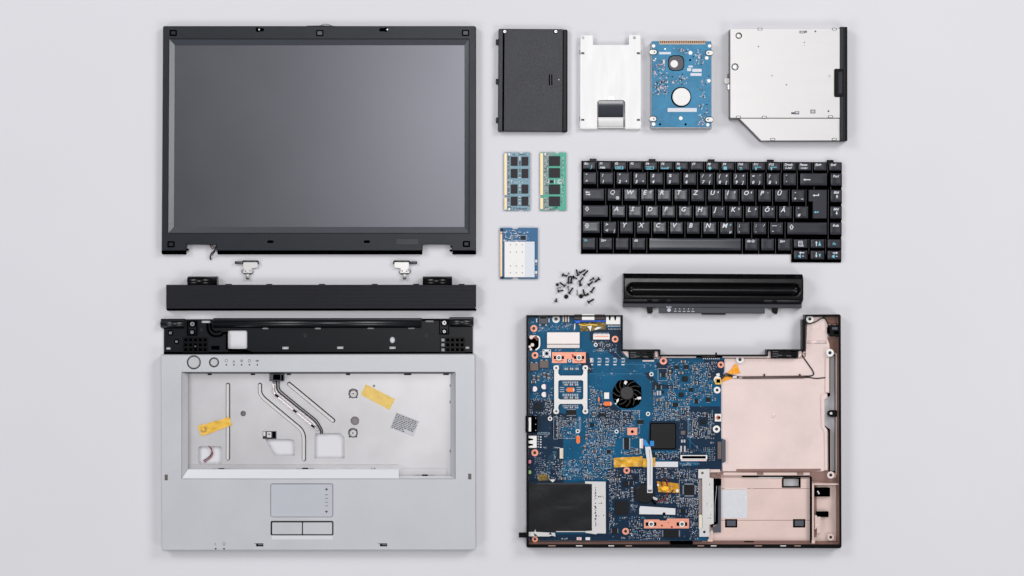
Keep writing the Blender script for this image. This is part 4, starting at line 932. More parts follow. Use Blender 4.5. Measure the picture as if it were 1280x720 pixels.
# floor of the tray with its openings
slotR = bend([(1038, 444), (1045.6, 444), (1046.4, 590), (1038.6, 590), (1038.2, 536), (1030.4, 532), (1029.6, 500), (1036, 496), (1038, 494)], 3, 3)
b = MB(T, pink2_m, zt=ZF)
fl = [(660, 395), (777, 395), (777, 438), (824, 438), (824, 445), (960, 445), (960, 438), (1006, 438), (1007, 395), (1049.6, 394.5), (1050.6, 683.6), (660, 683.6)]
b.poly(fl, ZF-1.6, ZF, holes=[slotR, rect(980, 597.8, 998, 608.4)])
b.build('tray_floor')
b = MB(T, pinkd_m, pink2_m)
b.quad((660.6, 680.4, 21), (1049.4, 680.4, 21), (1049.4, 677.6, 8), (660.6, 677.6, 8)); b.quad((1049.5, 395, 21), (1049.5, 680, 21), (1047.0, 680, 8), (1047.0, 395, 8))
b.build('inner_wall_coating')
rw_m = M('rim_wear', (170,140,130), .5)
for x, w, m_ in ((764, 7, 0), (786, 8, 2), (876, 8, 2), (892, 7, 0), (948, 9, 2), (979, 7, 0), (997, 8, 2), (724, 8, 0), (690, 9, 2)):
    b = MB(T, white_m, deep_m, rw_m); b.box(x-w/2, 681.8, x+w/2, 682.8, 21.9, 22.2, m=m_); b.build('rim_catch')
MB(T, deep_m).box(838, 677.2, 866, 680.2, 10, 21.4).build('rim_block')
b = MB(T, deep_m); b.poly(capsule([(1029.6, 499), (1029.6, 500)], 1), ZF, ZF+1)
b.poly(bend([(1037, 443), (1047, 443), (1047.8, 592), (1037.6, 592), (1037.2, 537.4), (1029.2, 533.4), (1028.4, 499), (1035, 495)], 3, 3), ZF, ZF+1.2, holes=[slotR]); b.build('slot_frame')
b = MB(T, pinkd_m, pink2_m, black_m); b.box(1046.2, 442, 1047.8, 594, ZF, 10, m=1); b.box(1045.4, 445, 1046.1, 593, ZF, 7.4, m=2); b.build('side_rail')
b = MB(T, black_m, bright_m); b.poly(capsule([(1039.6, 517.4), (1046, 517.4)], 4.2), 8, 12, b=.5); b.cyl(1040.2, 517.2, 1.7, 12, 12.6, 12, .3, m=1); b.build('side_lug')

# pink bay plates on the right
b = MB(T, pink_m, zt=11)
bay = [(901, 448), (1001, 448), (1007, 446), (1008.6, 402), (1010, 396), (1034, 396), (1034.6, 404), (1034.8, 424), (1037, 430), (1038, 446), (1034.6, 450), (1034, 470), (1033.4, 492), (1029, 494), (1027, 499), (1027, 534), (1031, 538), (1032.6, 543), (1032.6, 588), (1028, 589.4), (903, 589.4), (901, 560)]
b.poly(bay, 8.6, 10.6, b=.5, bz=.7); b.build('bay_plate')
b = MB(T, pink_m, pinkd_m, deep_m, zt=11)
for q in ([(902, 480), (1028, 479.4)], [(902, 529), (1026, 529)], [(908, 577), (1028, 577.4)], [(940, 581.4), (1028, 580)], [(1004, 440.6), (1034, 440.8)]): b.poly(capsule(q, .35, 2), 10.6, 10.8, m=0)
b.prof(1007.6, 1033, [(425.6, 10.6), (426.8, 12.4), (428.4, 12.6), (430, 10.6)], smooth=True, z0=10); b.poly(rrect(1014, 401, 1025.8, 412, 2), 10.6, 11.2, holes=[rrect(1015, 402, 1024.8, 411, 1.6)]); b.cyl(1020, 405, 1.2, 10.6, 11.4, 10)
b.cyl(966.6, 519.8, 2.9, 10.6, 11.6, 20, 1.2); b.cyl(994.6, 566.6, 1.1, 10.6, 11, 10, .3, m=0)
b.poly([(1027, 492), (1034, 492), (1034.4, 497), (1031, 499.6), (1031, 533), (1034, 537), (1034.6, 588), (1030.6, 588), (1030.2, 540), (1026.4, 534), (1025.6, 498)], 9, 12.6, b=.9, m=0)
b.poly([(1031.6, 447), (1036.6, 447), (1036.6, 491), (1031, 491)], 9, 13, b=.8, m=0)
b.build('plate_ridges')
b = MB(T, deep_m, zt=12); b.poly([(1036.4, 446), (1038, 446), (1038, 495), (1033, 497), (1030.4, 501), (1030.4, 531), (1034, 534), (1038, 537), (1038, 592), (1036.6, 592), (1036.4, 538.6), (1032, 535.4), (1028.8, 532), (1028.8, 500), (1031.6, 496), (1036.4, 494)], 6, 10); b.build('bay_edge')
b = MB(T, pink2_m, pinkd_m, deep_m, zt=12)
b.box(901, 590.6, 1012, 594.2, 6, 14.5, b=.5); b.poly([(921, 586.4), (1026, 586), (1026, 588.4), (1010, 589.6), (930, 589.8), (920, 588.6)], 8, 11.2, m=1); b.box(928, 594.2, 1012, 596.2, 6, 12.4, m=2)
for x in (900, 950, 1000): b.box(x-4, 590.4, x+4, 593.4, 14.4, 15, m=1)
b.poly([(1012, 586), (1036, 587), (1036, 596), (1046, 598), (1046, 604), (1014, 602)], 6, 9, m=1); b.build('bay_divider')
# lower drive bay
b = MB(T, pink2_m, zt=8)
b.poly([(887, 596.6), (947.6, 596.6), (948.4, 597.6), (978.4, 597.8), (978.4, 609), (1000.2, 609), (1000.2, 598), (1012.4, 598), (1012.6, 676), (890.4, 676), (889.6, 660)], 6.2, 8.2, b=.3); b.build('drive_tray')
b = MB(T, pink2_m, pinkd_m, deep_m, white_m, zt=9)
for y, x0, x1 in ((610.8, 902, 1012), (650.4, 901, 1012), (657.4, 901, 1012)): b.poly(capsule([(x0, y), (x1, y)], .3, 2), 8.2, 8.35, m=1 if y < 655 else 0)
b.poly(rect(906, 610.2, 934, 610.9), 8.2, 8.9, m=3); b.cyl(939.6, 609.8, 1.6, 8.2, 9, 10, .3); b.cyl(903.4, 612.6, 1.1, 8.2, 8.8, 8); b.cyl(932.4, 621.6, 1, 8.2, 9, 8, m=3)
b.poly(rect(948, 595.6, 978, 597.6), 8, 9.4, m=3)
b.box(877, 675.6, 1016, 677.2, 6, 12, m=1); b.box(930, 676.0, 942, 678, 8, 13, m=2); b.build('tray_details')
b = MB(T, deep_m, zt=9); b.poly([(977.6, 597), (1000.8, 597), (1000.8, 609.6), (977.6, 609.6)], 3, 9.2, holes=[rect(979.6, 598.4, 998.6, 608)]); b.build('window_frame')
MB(T, foil_m, zt=9).poly(rot_rect(918, 630, 32.6, 35, -.4), 8.2, 8.6, b=.1).build('foil_sticker')
for x in (914, 999): 
    b = MB(T, deep_m, darkgrey_m, zt=9); b.box(x-7.6, 649, x+7.6, 659.4, 8.2, 8.8); b.box(x-5.6, 650.6, x+5.6, 657.6, 8.8, 10.4, b=.6, m=1); b.build('rubber_foot')
b = MB(T, pink2_m, pinkd_m, deep_m, zt=12)
b.box(1012.8, 596, 1014.4, 678, 6, 16, m=2); b.box(1014.6, 604, 1016.8, 678, 6, 17, b=.4); b.box(1017, 604, 1021.4, 672, 6, 7.4, m=1); b.box(1017.2, 604, 1049, 606, 6, 16.6, b=.4)
b.poly([(1018, 644), (1026, 644), (1026, 666), (1021, 667), (1021, 660), (1018, 662)], 6, 14, b=.5); b.box(1014, 674.6, 1018, 679, 6, 18, b=.3); b.build('bay_rails')
for q in ((1018.6, 609.6, 1037.4, 620.6), (1020.6, 639.6, 1035.6, 646.2)): MB(T, deep_m, zt=12).box(*q, 6, 14, b=.4).build('foam_pad')
b = MB(T, bright_m, zt=14); 
for x, y in ((1022.4, 614.6), (1023.6, 616.6), (1021.4, 656.8)): b.cyl(x, y, 1.1, 13.6, 14.6, 8, .3)
b.build('pad_pins')
def ring(x, y, r, mat, z=ZB, hole=.42, name='screw_ring', parent=None, zt=None):
    b = MB(T, mat, deep_m, dkmetal_m, zt=zt if zt is not None else z)
    b.poly(circ(x, y, r, 22), z, z+.7, holes=[circ(x, y, r*hole, 14)], b=.35, m=0); b.poly(circ(x, y, r*hole+.4, 14), z, z+.3, m=1); b.poly(circ(x, y, r*hole*.55, 10), z+.2, z+.32, m=2)
    return b.build(name, parent=parent)
ring(1038.4, 593.8, 4.6, pink_m, 16); ring(1038.4, 671.6, 4.4, pink2_m, 11); ring(1012.2, 398.8, 4.8, white_m, 16); ring(1037.4, 441, 4.9, white_m, 16); ring(925, 449.4, 4.9, white_m, 14)
b = MB(T, M('brown_coating', (104,70,58), .45, var=.25, vscale=60), black_m, zt=14); b.poly([(1030, 395.6), (1049, 395.6), (1048.6, 404), (1040, 405.6), (1033, 402)], 8, 13, b=.5); b.box(1034, 422, 1046.4, 441, 8, 10)
b.build('corner_coating')
b = MB(T, black_m, deep_m, darkgrey_m, bright_m, zt=18); b.poly(rrect(1037, 406.4, 1050, 420.6, 1.4), 8, 19, b=.8); b.box(1040, 409, 1047, 412, 19, 19.5, b=.2, m=2); b.box(1042, 414, 1050.6, 417.6, 19, 19.2, m=1); b.box(1049.6, 411.6, 1051.4, 415.6, 12, 18, m=3); b.box(1034.6, 409, 1037, 417, 10, 15, m=1); b.build('modem_socket')
# hinge sockets
for x0, x1, y0 in ((786, 817.6, 438.2), (963.8, 997.4, 437)):
    b = MB(T, black_m, deep_m, darkgrey_m); b.box(x0, y0, x1, y0+10.4, 8, 20, b=.6); cx = (x0+x1)/2
    b.cyl(cx, y0+5.4, 3.6, 20, 21, 16, .4, hole=1.6); 
    for k in range(3): b.box(x0+2, y0+2+k*2.9, x0+9, y0+3+k*2.9, 20, 20.6, m=2); b.box(x1-9, y0+2+k*2.9, x1-2, y0+3+k*2.9, 20, 20.6, m=1)
    b.poly(capsule([(cx-8, y0+7), (cx+8, y0+8)], .6), 20, 20.8, m=2); b.build('hinge_socket')
b = MB(T, pink_m, copper_m, zt=14)
b.poly([(778, 439), (785.4, 439), (786, 447.6), (783.6, 446)], 9, 15, b=.3); b.box(818.6, 439, 822, 446.2, 9, 15, b=.3); b.box(803, 450, 817.6, 452, 13, 14.6, b=.2); b.poly([(958, 439), (963.4, 439), (963.4, 447.6), (958, 447.6)], 9, 15, b=.3); b.poly([(998, 438), (1002, 438), (1002, 444), (999, 447), (997.8, 447)], 9, 15, b=.3)
b.box(827, 445.4, 870, 447.2, 10, 15, m=0); b.box(903, 445.2, 963, 447.2, 10, 16, m=0); b.build('shield_fingers')
# cables
b = MB(T, wire_m, zt=14); z = 13
b.tube(bend([(897, 479, z), (900, 475, z), (907, 466.4, z+1), (915, 469.4, z), (925, 471.4, z-2), (1014, 470.2, z-2), (1018, 468.4, z-1.6), (1016, 463, z-1.8), (1001.6, 442.6, z-1.6), (1005, 438, z-1.6), (1006, 430, z-1.5)], 3), .85)
b.tube(bend([(900, 477, z-1), (906, 469, z), (916, 471, z), (928, 472.8, z-2), (1012, 471.8, z-2), (1020, 473.4, z-2), (1036, 471.6, z-1)], 4), .75)
b.tube(bend([(1006.4, 404, z+3), (1012, 404.6, z+2), (1020, 402.4, z), (1028, 397, z), (1033, 399, z), (1036, 409, z+2)], 4), .75); b.tube([(1028, 397.6, z), (1032, 395, z+1)], .7)
for x in (955.6, 1000): b.box(x-1, 467.6, x+1, 472.6, 10, 13)
b.build('antenna_cable')
MB(T, M('cable_loom_sheath', (88,70,68), .45), zt=14).tube([(918, 471.4, 11.6), (932, 472.2, 12), (1006, 471.6, 12)], 1.5).build('cable_sheath')
b = wrinkle(T, [(918.4, 455.6), (921.4, 455.4), (925.4, 466.8), (908, 468.4)], 11, 2.6, 8, M('orange_tape', (240,158,24), .3, bump=.6, bscale=300, var=.08, vscale=150), 8, 5, zt=13); b.build('orange_tape')
MB(T, M('orange_tape', (0, 0, 0)), zt=13).poly([(905, 470), (912, 469), (919, 472), (903, 478)], 10.8, 11.3, b=.1).build('orange_tape')
b = MB(T, bright_m, zt=14); b.box(916, 470, 921, 472.4, 12.4, 14, b=.2); b.box(924, 471, 928, 472.8, 12.4, 13.8, b=.2); b.build('cable_clamp')

# ---------------- the motherboard
b = MB(T, pcb_m, zt=ZB)
bo = [(661, 396.4), (776.6, 396.4), (776.6, 440), (786.4, 448.8), (824, 448.8), (824, 447.2), (905.6, 447.2), (905.6, 463), (901.6, 478), (901.6, 548), (906.6, 550), (906.6, 577), (902, 579), (902, 588.6), (873.6, 588.6), (873.6, 662), (886, 662), (886, 675.6), (661.6, 675.6)]
b.poly(bo, ZB-1.4, ZB, b=.1)
board = b.build('motherboard')
def mb(name, *mats, kind=None): return MB(T, *mats, zt=ZB+1)
def on(b, name, kind=None, label=None): return b.build(name, parent=board, kind=kind, label=label)
zb = ZB
# darker copper pours
dark = [[(661.4, 520), (694, 520), (697, 530), (704, 548), (704, 604), (690, 604), (661.4, 604)], [(661.4, 500), (693, 500), (693, 520), (661.4, 520)], [(737, 416), (757, 416), (776, 434), (776.4, 424), (776.4, 410), (740, 410)],
        [(737, 424), (747, 437), (757, 437), (768, 446), (783, 453), (783, 450), (776, 440), (776, 416), (737, 416)], [(803.6, 467), (812, 465), (821, 478), (832, 481), (846, 481), (846, 486), (818, 486), (816, 494), (814.8, 494), (814.6, 478)],
        [(820, 453), (834, 453), (842, 462), (838, 474), (826, 470), (821, 459)], [(724, 441), (736, 441), (741, 466), (735, 466), (734.6, 458), (724.6, 456)], [(750, 502), (768, 506), (778, 514), (790, 514), (792, 524), (776, 536), (756, 532), (746, 520)],
        [(847, 520), (860, 512), (862, 560), (866, 568), (847, 568)], [(813, 565), (866, 569), (866, 575), (848, 577), (813, 572)], [(861, 508), (900, 508), (901, 530), (884, 548), (870, 574), (863, 568), (864, 540)],
        [(873, 540), (901, 528), (902, 588), (873, 588)], [(760, 586), (800, 582), (873, 582), (873, 675), (744, 675), (756, 668), (758, 602)], [(661.6, 668), (760, 668), (760, 675.4), (661.6, 675.4)], [(812, 526), (847, 526), (848, 563), (810, 563)],
        [(880, 450), (905, 450), (904, 470), (894, 478), (884, 470)], [(686, 514), (722, 520), (716, 530), (700, 534), (690, 526)]]
b = mb(0, pcbd_m)
for i, q in enumerate(dark):
    b = mb(0, pcbd_m); b.sheet(q, zb+.03+i*.016); on(b, 'dark_copper_pour')
# keep-out boxes of the larger parts, filled in as they are placed
KO = []
def keep(x0, y0, x1, y1): KO.append((x0, y0, x1, y1))
def place_box(name, q, z, mats, bev=.2, extra=None, lbl=None, b_=None):
    b = mb(0, *mats); b.box(*q, zb, zb+z, b=bev); keep(q[0]-1, q[1]-1, q[2]+1, q[3]+1)
    if extra: extra(b)
    return on(b, name, label=lbl)
def rg(x, y, r, mat, hole=.42): keep(x-r-1, y-r-1, x+r+1, y+r+1); return ring(x, y, r, mat, zb, hole, parent=board)
for x, y, r in ((667.2, 410.6, 4.5), (668.6, 444.2, 4.4), (769, 424, 4.3), (829.2, 451.2, 4.7), (901, 456, 4.1), (668.4, 566, 4.5), (783.4, 588.2, 4.2), (782, 664.2, 4.3), (668.6, 674.0, 3.8)): rg(x, y, r, copper_m)
for x, y, r in ((695, 398.8, 4.9), (896.4, 487.6, 4.3), (895.6, 536.4, 4.6)): rg(x, y, r, white_m)
for x, y, r in ((814.2, 467.8, 2.7), (687.6, 523.4, 2.8), (722.2, 539, 2.7), (810, 517.4, 2.7), (770.6, 539.4, 2.6), (744.6, 431, 2.5)): rg(x, y, r, white_m, .5)
# heat-sink bracket: two uprights, two cross bars
b = mb(0, bright_m, dkmetal_m)
br = []
UL, UR = 695.2, 731.6
pts = capsule([(UL, 460), (UL, 514)], 2.9)
zz = zb+4
H_out = [(692.6, 462), (692.6, 512), (697.9, 512), (697.9, 507.5), (699.5, 504.9), (727.4, 504.9), (728.9, 507.5), (728.9, 512), (734.2, 512), (734.2, 462), (728.9, 462), (728.9, 467), (727.4, 469.3), (699.5, 469.3), (697.9, 467), (697.9, 462)]
b.poly(H_out, zz-1, zz, holes=[rrect(697.9, 475.3, 728.9, 499.2, 2.2)], b=.3)
for x in (UL, UR):
    for y in (460, 514): b.poly(circ(x, y, 3.7, 18), zz-.6, zz+.2, holes=[circ(x, y, 1.3, 10)], b=.4); b.poly(circ(x, y, 1.4, 10), zz-1, zz-.2, m=1); b.cyl(x, y, 2.4, zb, zz-.6, 12)
on(b, 'heatsink_bracket'); keep(691, 455, 736, 519)
# contact combs inside the bracket
for k, (x0, x1, y0, y1) in enumerate(((703.6, 724, 456.6, 462.4), (703.4, 723.6, 476.8, 482), (703.4, 723.6, 492.2, 498.6), (703.4, 723.6, 506.4, 510.4))):
    b = mb(0, solder_m, pcbl_m, tan_m, deep_m); n = 9
    for i in range(n):
        x = x0+i*(x1-x0)/n
        b.box(x, y0, x+1.3, (y0+y1)/2-.4, zb, zb+.5, m=1 if k < 1 else 0); b.box(x, (y0+y1)/2+.2, x+1.5, y1, zb, zb+.7, m=0 if i % 3 else 2)
    on(b, 'contact_row')
b = mb(0, solder_m)
for y in (484.4, 487, 489.6): b.box(699.6, y-.4, 705.4, y+.4, zb, zb+.1); b.box(720.8, y-.4, 726.4, y+.4, zb, zb+.1)
on(b, 'trace_marks')
def ocap(x, y, w, h, vert=False):
    b = mb(0, orange_m, solder_m, white_m); b.box(x-w/2, y-h/2, x+w/2, y+h/2, zb, zb+3, b=.3)
    if vert: b.box(x-w/4, y-h/2-1.1, x+w/4, y+h/2+1.1, zb, zb+1, m=1)
    else: b.box(x-w/2-1.1, y-h/4, x+w/2+1.1, y+h/4, zb, zb+1, m=1)
    b.box(x+w/2-.9, y-h/2+.4, x+w/2-.3, y+h/2-.4, zb+3, zb+3.04, m=2) if not vert else None
    keep(x-w/2-2, y-h/2-2, x+w/2+2, y+h/2+2); on(b, 'orange_capacitor')
ocap(713, 487.2, 8.6, 5.6); ocap(759.6, 504.6, 8.8, 5.2); ocap(722.6, 549.4, 4.8, 8.4, True); ocap(748.4, 499.4, 2.4, 4, True)
# connectors along the top edge
place_box('power_socket', (673.2, 394.8, 684.6, 405), 7, (darkgrey_m, deep_m, solder_m), .6, lambda b: (b.box(675, 396.4, 683, 398, zb+7, zb+7.1, m=1), b.box(675.4, 400, 682.4, 403.6, zb+7, zb+7.4, b=.2), b.box(670, 398, 671.6, 403, zb, zb+3, m=2), b.box(685.4, 398, 687, 403, zb, zb+3, m=2), b.box(674, 405, 676, 407.2, zb, zb+1, m=2), b.box(681.6, 405, 683.6, 407.2, zb, zb+1, m=2)))
def stripes(b):
    for i, m_ in enumerate((1, 0, 2, 1, 2, 0, 1)): b.box(703.4+i*1.15, 393.4, 704.3+i*1.15, 402.6, zb+3.8, zb+4.3, m=m_)
place_box('striped_connector', (703, 393.6, 711.4, 402.4), 3.8, (tan_m, white_m, M('brown_trim', (120,78,60), .5)), .2, stripes)
def vga(b):
    b.box(717.6, 393, 727, 399.6, zb+1, zb+5, b=.4, m=3); b.box(742.6, 393, 756, 399.8, zb+1, zb+5, b=.4, m=3); b.box(718, 400.4, 757, 402, zb, zb+5.4, b=.4, m=1); b.poly(circ(722, 402.2, 3.4, 16, 1.9), zb, zb+6, b=.6, m=1); b.poly(circ(748.4, 401.4, 4, 16, 1), zb+4, zb+6, b=.3, m=1)
place_box('monitor_port', (727.2, 392.6, 742.8, 400), 8, (white_m, bluep_m, deep_m, M('brown_shield', (58,40,36), .4)), .5, vga)
wrinkle(T, [(724, 403.6), (757, 402.6), (757.4, 411.4), (726, 414.4)], zb, 2.2, 12, olive_m, 18, 8, zt=zb+1).build('stained_tape'); keep(722, 402, 758, 416)
b = mb(0, white_m, M('gilt', (214,170,60), .35, metal=.4))
b.poly([(733.6, 408), (739.8, 406.8), (738, 414.6), (736.4, 411)], zb+2, zb+3.6, b=.3); b.poly([(742.6, 411), (747, 408.4), (752, 409.6), (749, 411), (743.6, 412.6)], zb+2, zb+3.4, b=.3); b.poly(capsule(bend([(724, 405.4), (730, 407), (738, 405.4), (746, 406.4)], 3), .7), zb+2, zb+3, m=1); b.poly(capsule([(718.6, 405), (718.2, 411)], .7), zb, zb+1, b=.1)
on(b, 'tape_flecks')
def usb(q, name='usb_port', rot=False):
    def ex(b):
        x0, y0, x1, y1 = q
        if not rot:
            for cx in (x0+4.6, x0+11.4, ): b.poly([(cx-1.6, y0+.6), (cx+1.6, y0+.6), (cx+.7, y0+6), (cx-.7, y0+6)], zb+6, zb+6.05, m=1)
        else:
            for cy in (y0+4.4, y0+11): b.poly([(x0+.6, cy-1.7), (x0+6.4, cy-.8), (x0+6.4, cy+.8), (x0+.6, cy+1.7)], zb+6, zb+6.05, m=1)
    place_box(name, q, 6, (white_m, deep_m), .4, ex)
usb((757.4, 394.4, 775.4, 405.4)); usb((660, 544.6, 670.8, 559.6), rot=True)
b = mb(0, deep_m, solder_m, white_m)
for i in range(9): b.box(759.8+i*1.8, 406.6, 760.9+i*1.8, 408.4, zb, zb+1, m=1 if i % 2 else 2); b.box(760.4+i*1.8, 410.6, 761.1+i*1.8, 412, zb, zb+.6, m=1)
for i in range(5): b.box(672, 545+i*3.2, 673.6, 546.4+i*3.2, zb, zb+1, m=1); b.box(675, 545.6+i*3.2, 676.8, 546.8+i*3.2, zb, zb+1, m=2)
on(b, 'port_pins'); keep(758, 405, 777, 413); keep(671, 544, 678, 560)
b = mb(0, M('shield_can', (222,214,212), .38, metal=.35), dkmetal_m); b.prof(683.8, 724.4, [(415, zb+2), (415.6, zb+4.6), (429.6, zb+4.6), (430, zb+3)], z0=zb); b.prof(683.8, 724.4, [(430.4, zb+3.2), (431, zb+3.8), (434.8, zb+3.6), (435.2, zb+2)], z0=zb); b.box(684, 429.9, 724.2, 430.5, zb+2, zb+3.3, m=1); keep(682, 413, 726, 437); on(b, 'shield_cover')
b = mb(0, copper_m, white_m, deep_m, red_m, solder_m)
b.poly([(690, 440.2), (732.2, 440.2), (732.2, 453.8), (715.2, 453.8), (715.2, 448.8), (708.8, 448.8), (708.8, 453.8), (690, 453.8)], zb, zb+.5, b=.1)
for x in (698.6, 723.8):
    b.box(x-6.4, 445, x-3, 448.8, zb+.5, zb+.7, m=2); b.box(x+3, 445, x+6.4, 448.8, zb+.5, zb+.7, m=2); b.cyl(x, 447, 3.5, zb+.5, zb+1.2, 18, .4, m=1); b.cyl(x, 447, 1.9, zb+1.2, zb+1.3, 14, m=2); b.cyl(x, 447, .8, zb+1.3, zb+1.4, 8, m=4)
    b.poly(capsule(bend([(x-5, 450.4), (x, 452), (x+5, 450.4)], 4), .3, 2), zb+.5, zb+.6, m=2)
b.poly([(714.6, 443), (717, 443.2), (717.4, 446.6), (715.6, 447.4)], zb+.5, zb+1, m=3); b.cyl(712, 451, 2.0, zb, zb+.8, 14, hole=1.1, m=1); keep(688, 438, 734, 456); on(b, 'copper_pad')
b = mb(0, copper_m, white_m, deep_m, red_m, solder_m)
b.poly([(805, 649.4), (824, 649.4), (825, 650.8), (833, 650.8), (834, 648.2), (861.4, 648.2), (861.4, 660.6), (805, 660.6)], zb, zb+.5, b=.1)
for x in (814, 852.6):
    b.box(x-6.8, 653, x-3.2, 657.4, zb+.5, zb+.7, m=2); b.box(x+3, 653, x+6.4, 657.4, zb+.5, zb+.7, m=2); b.cyl(x, 655.2, 3.6, zb+.5, zb+1.2, 18, .4, m=1); b.cyl(x, 655.2, 2, zb+1.2, zb+1.3, 14, m=2); b.cyl(x, 655.2, .8, zb+1.3, zb+1.4, 8, m=4)
b.cyl(827.4, 657, 1.3, zb+.5, zb+.7, 10, m=3); b.cyl(839.8, 658.8, 1.3, zb+.5, zb+.7, 10, m=3); b.cyl(835.4, 653.4, .6, zb+.5, zb+.7, 8, m=3); keep(803, 646, 863, 662); on(b, 'copper_pad')
def psq(b): b.cyl(790.4, 539.6, 1.9, zb+.5, zb+.6, 12, m=1)
place_box('copper_pad', (784.2, 534.6, 796.6, 544), .5, (copper_m, deep_m), .1, psq)
b = mb(0, white_m, solder_m, copper_m); b.box(741.4, 417.6, 762, 424.4, zb, zb+2.6, b=.3); b.box(743, 419.6, 760.4, 421.2, zb+2.6, zb+2.8, m=2)
for i in range(12): b.box(742.4+i*1.6, 416, 743.2+i*1.6, 417.4, zb, zb+.6, m=1)
keep(739, 415, 764, 426); on(b, 'ribbon_connector')
# power jack side blob
b = mb(0, deep_m, white_m, M('rust_metal', (130,70,50), .4, metal=.3), pink_m)
b.poly([(659, 423), (668, 422), (673, 427), (673, 434), (668, 437), (659, 436)], zb, zb+5, b=.5); b.poly(capsule(bend([(668, 420), (674.4, 421), (674.4, 434), (670, 437)], 4), .9), zb, zb+6, m=1)
for x, y, r, m_ in ((664, 421.4, 2.6, 3), (669.6, 421.6, 2.2, 2), (665.4, 431, 2.3, 3), (662, 433.4, 1.8, 1), (667, 420.4, 1.2, 1), (663.4, 436.6, 1.8, 3), (671, 424.4, 1.3, 2)): b.cyl(x, y, r, zb+3, zb+6.4, 12, .6, m=m_)
keep(658, 418, 677, 439); on(b, 'barrel_jack')
b = mb(0, white_m, deep_m, solder_m); b.poly(rect(678.2, 436.8, 688.6, 447), zb, zb+2, b=.3); b.box(680, 438.6, 686.8, 445.2, zb+2, zb+2.1, m=2); b.poly(circ(683.4, 441.9, 2, 12), zb+2.1, zb+2.4, m=1)
for x, y in ((679.6, 438), (687, 438), (679.6, 445.8), (687, 445.8)): b.cyl(x, y, .8, zb+2, zb+2.6, 6, m=1)
keep(676, 435, 690, 448); on(b, 'crystal_can')
def inductor(x0, y0, x1, y1, name='inductor', mat=None): place_box(name, (x0, y0, x1, y1), 3.4, (mat or ind_m, solder_m), .6, lambda b: (b.box(x0+1.5, y0-1.2, x0+3.6, y0, zb, zb+1, m=1), b.box(x1-3.6, y0-1.2, x1-1.5, y0, zb, zb+1, m=1)))
inductor(662, 454, 673, 463.4); inductor(674.4, 450.8, 685.6, 460)
for x in (739.2, 748.8, 758.6, 768.4, 778.6):
    b = mb(0, solder_m, cream_m, pcbl_m, print_m); b.box(x-1.9, 447.4, x+1.9, 449, zb, zb+1, m=0); b.box(x-1.9, 451.6, x+1.9, 453.2, zb, zb+1, m=0); b.box(x-1.4, 448.8, x+1.4, 451.8, zb, zb+1.4, b=.2, m=1 if x < 745 else 2); b.box(x+2.2, 448, x+2.7, 453, zb, zb+.1, m=3)
    b.box(x-1.8, 455.2, x+2.2, 456.6, zb, zb+.08, m=3); keep(x-3, 446, x+4, 458); on(b, 'indicator_diode')
def elcap(x, y, a):
    b = mb(0, violet_m, white_m, deep_m); b.cyl(x, y, 4, zb, zb+1, 18, m=2); b.cyl(x, y, 3.7, zb+1, zb+5.2, 20, .4, m=0)
    b.poly([(x+3.3*math.cos(math.radians(a+i*10)), y+3.3*math.sin(math.radians(a+i*10))) for i in range(26)], zb+5.2, zb+5.3, m=1); keep(x-5, y-5, x+5, y+5); on(b, 'electrolytic_capacitor')
elcap(668.2, 486, 240); elcap(680, 483.2, 50); elcap(680.2, 493, 50)
# integrated circuits
def ic(x0, y0, x1, y1, pins='', z=1.3, mat=None, name='chip', pitch=1.15, plen=1.7, lbl=None):
    b = mb(0, mat or chip_m, solder_m, deep_m, greyp_m)
    b.poly(rrect(x0, y0, x1, y1, min(.8, (x1-x0)*.08), 2), zb, zb+z, b=.3); b.cyl(x0+1.4, y0+1.4, .4, zb+z, zb+z+.02, 6, m=2) if x1-x0 > 6 else None
    x = x0+.9
    while x < x1-.7:
        if 't' in pins: b.box(x, y0-plen, x+.55, y0, zb, zb+.4, m=1)
        if 'b' in pins: b.box(x, y1, x+.55, y1+plen, zb, zb+.4, m=1)
        x += pitch
    y = y0+.9
    while y < y1-.7:
        if 'l' in pins: b.box(x0-plen, y, x0, y+.55, zb, zb+.4, m=1)
        if 'r' in pins: b.box(x1, y, x1+plen, y+.55, zb, zb+.4, m=1)
        y += pitch
    keep(x0-plen-1, y0-plen-1, x1+plen+1, y1+plen+1); return on(b, name, label=lbl)
b = mb(0, M('bga_package', (24,24,26), .4, spec=.25, bump=.1, bscale=4000), deep_m); b.poly(rrect(812.6, 528.6, 845, 561.4, 2.4, 4), zb, zb+2.6, b=.7, m=1); b.poly(rrect(813.5, 529.5, 844.1, 560.5, 2.0, 4), zb+2.5, zb+2.72, b=.2); keep(810, 526, 848, 564); on(b, 'processor_chip', label='largest black square chip in the middle of the board')
ic(855, 606, 868, 619, 'tblr', lbl='square chip with pins on all four sides beside the tape'); ic(768.6, 626, 785, 643.2, ''); ic(829.2, 662.4, 848.4, 671.6, 'lr', pitch=1.3); ic(780, 547.2, 786.4, 562, 'lr', pitch=1.0, plen=1.4); ic(668.6, 504.4, 676.4, 512.2, ''); ic(707.8, 512.4, 720.2, 518.8, 'tb', plen=1); ic(796.6, 524.8, 804.2, 530, 'tb', pitch=2.4, plen=1)
ic(758.4, 562, 763.6, 567.4, 'tblr', plen=.8); ic(764.8, 660.2, 771.6, 667.2, 'lr', pitch=1.4, plen=1.2); ic(820.4, 481.4, 826, 487, 'lr', pitch=1.2, plen=1.4); ic(826.6, 465.8, 832, 471.2, 'lr', plen=1.2); ic(852.6, 470.4, 859.6, 477, ''); ic(868, 498.6, 873, 504.4, 'lr', plen=1); ic(882.6, 496.6, 888, 502.4, 'tb', plen=1)
ic(841, 503.6, 848, 508.6, 'lr', plen=1.2); ic(795.6, 483.0-60+80, 798, 506, '') if 0 else None
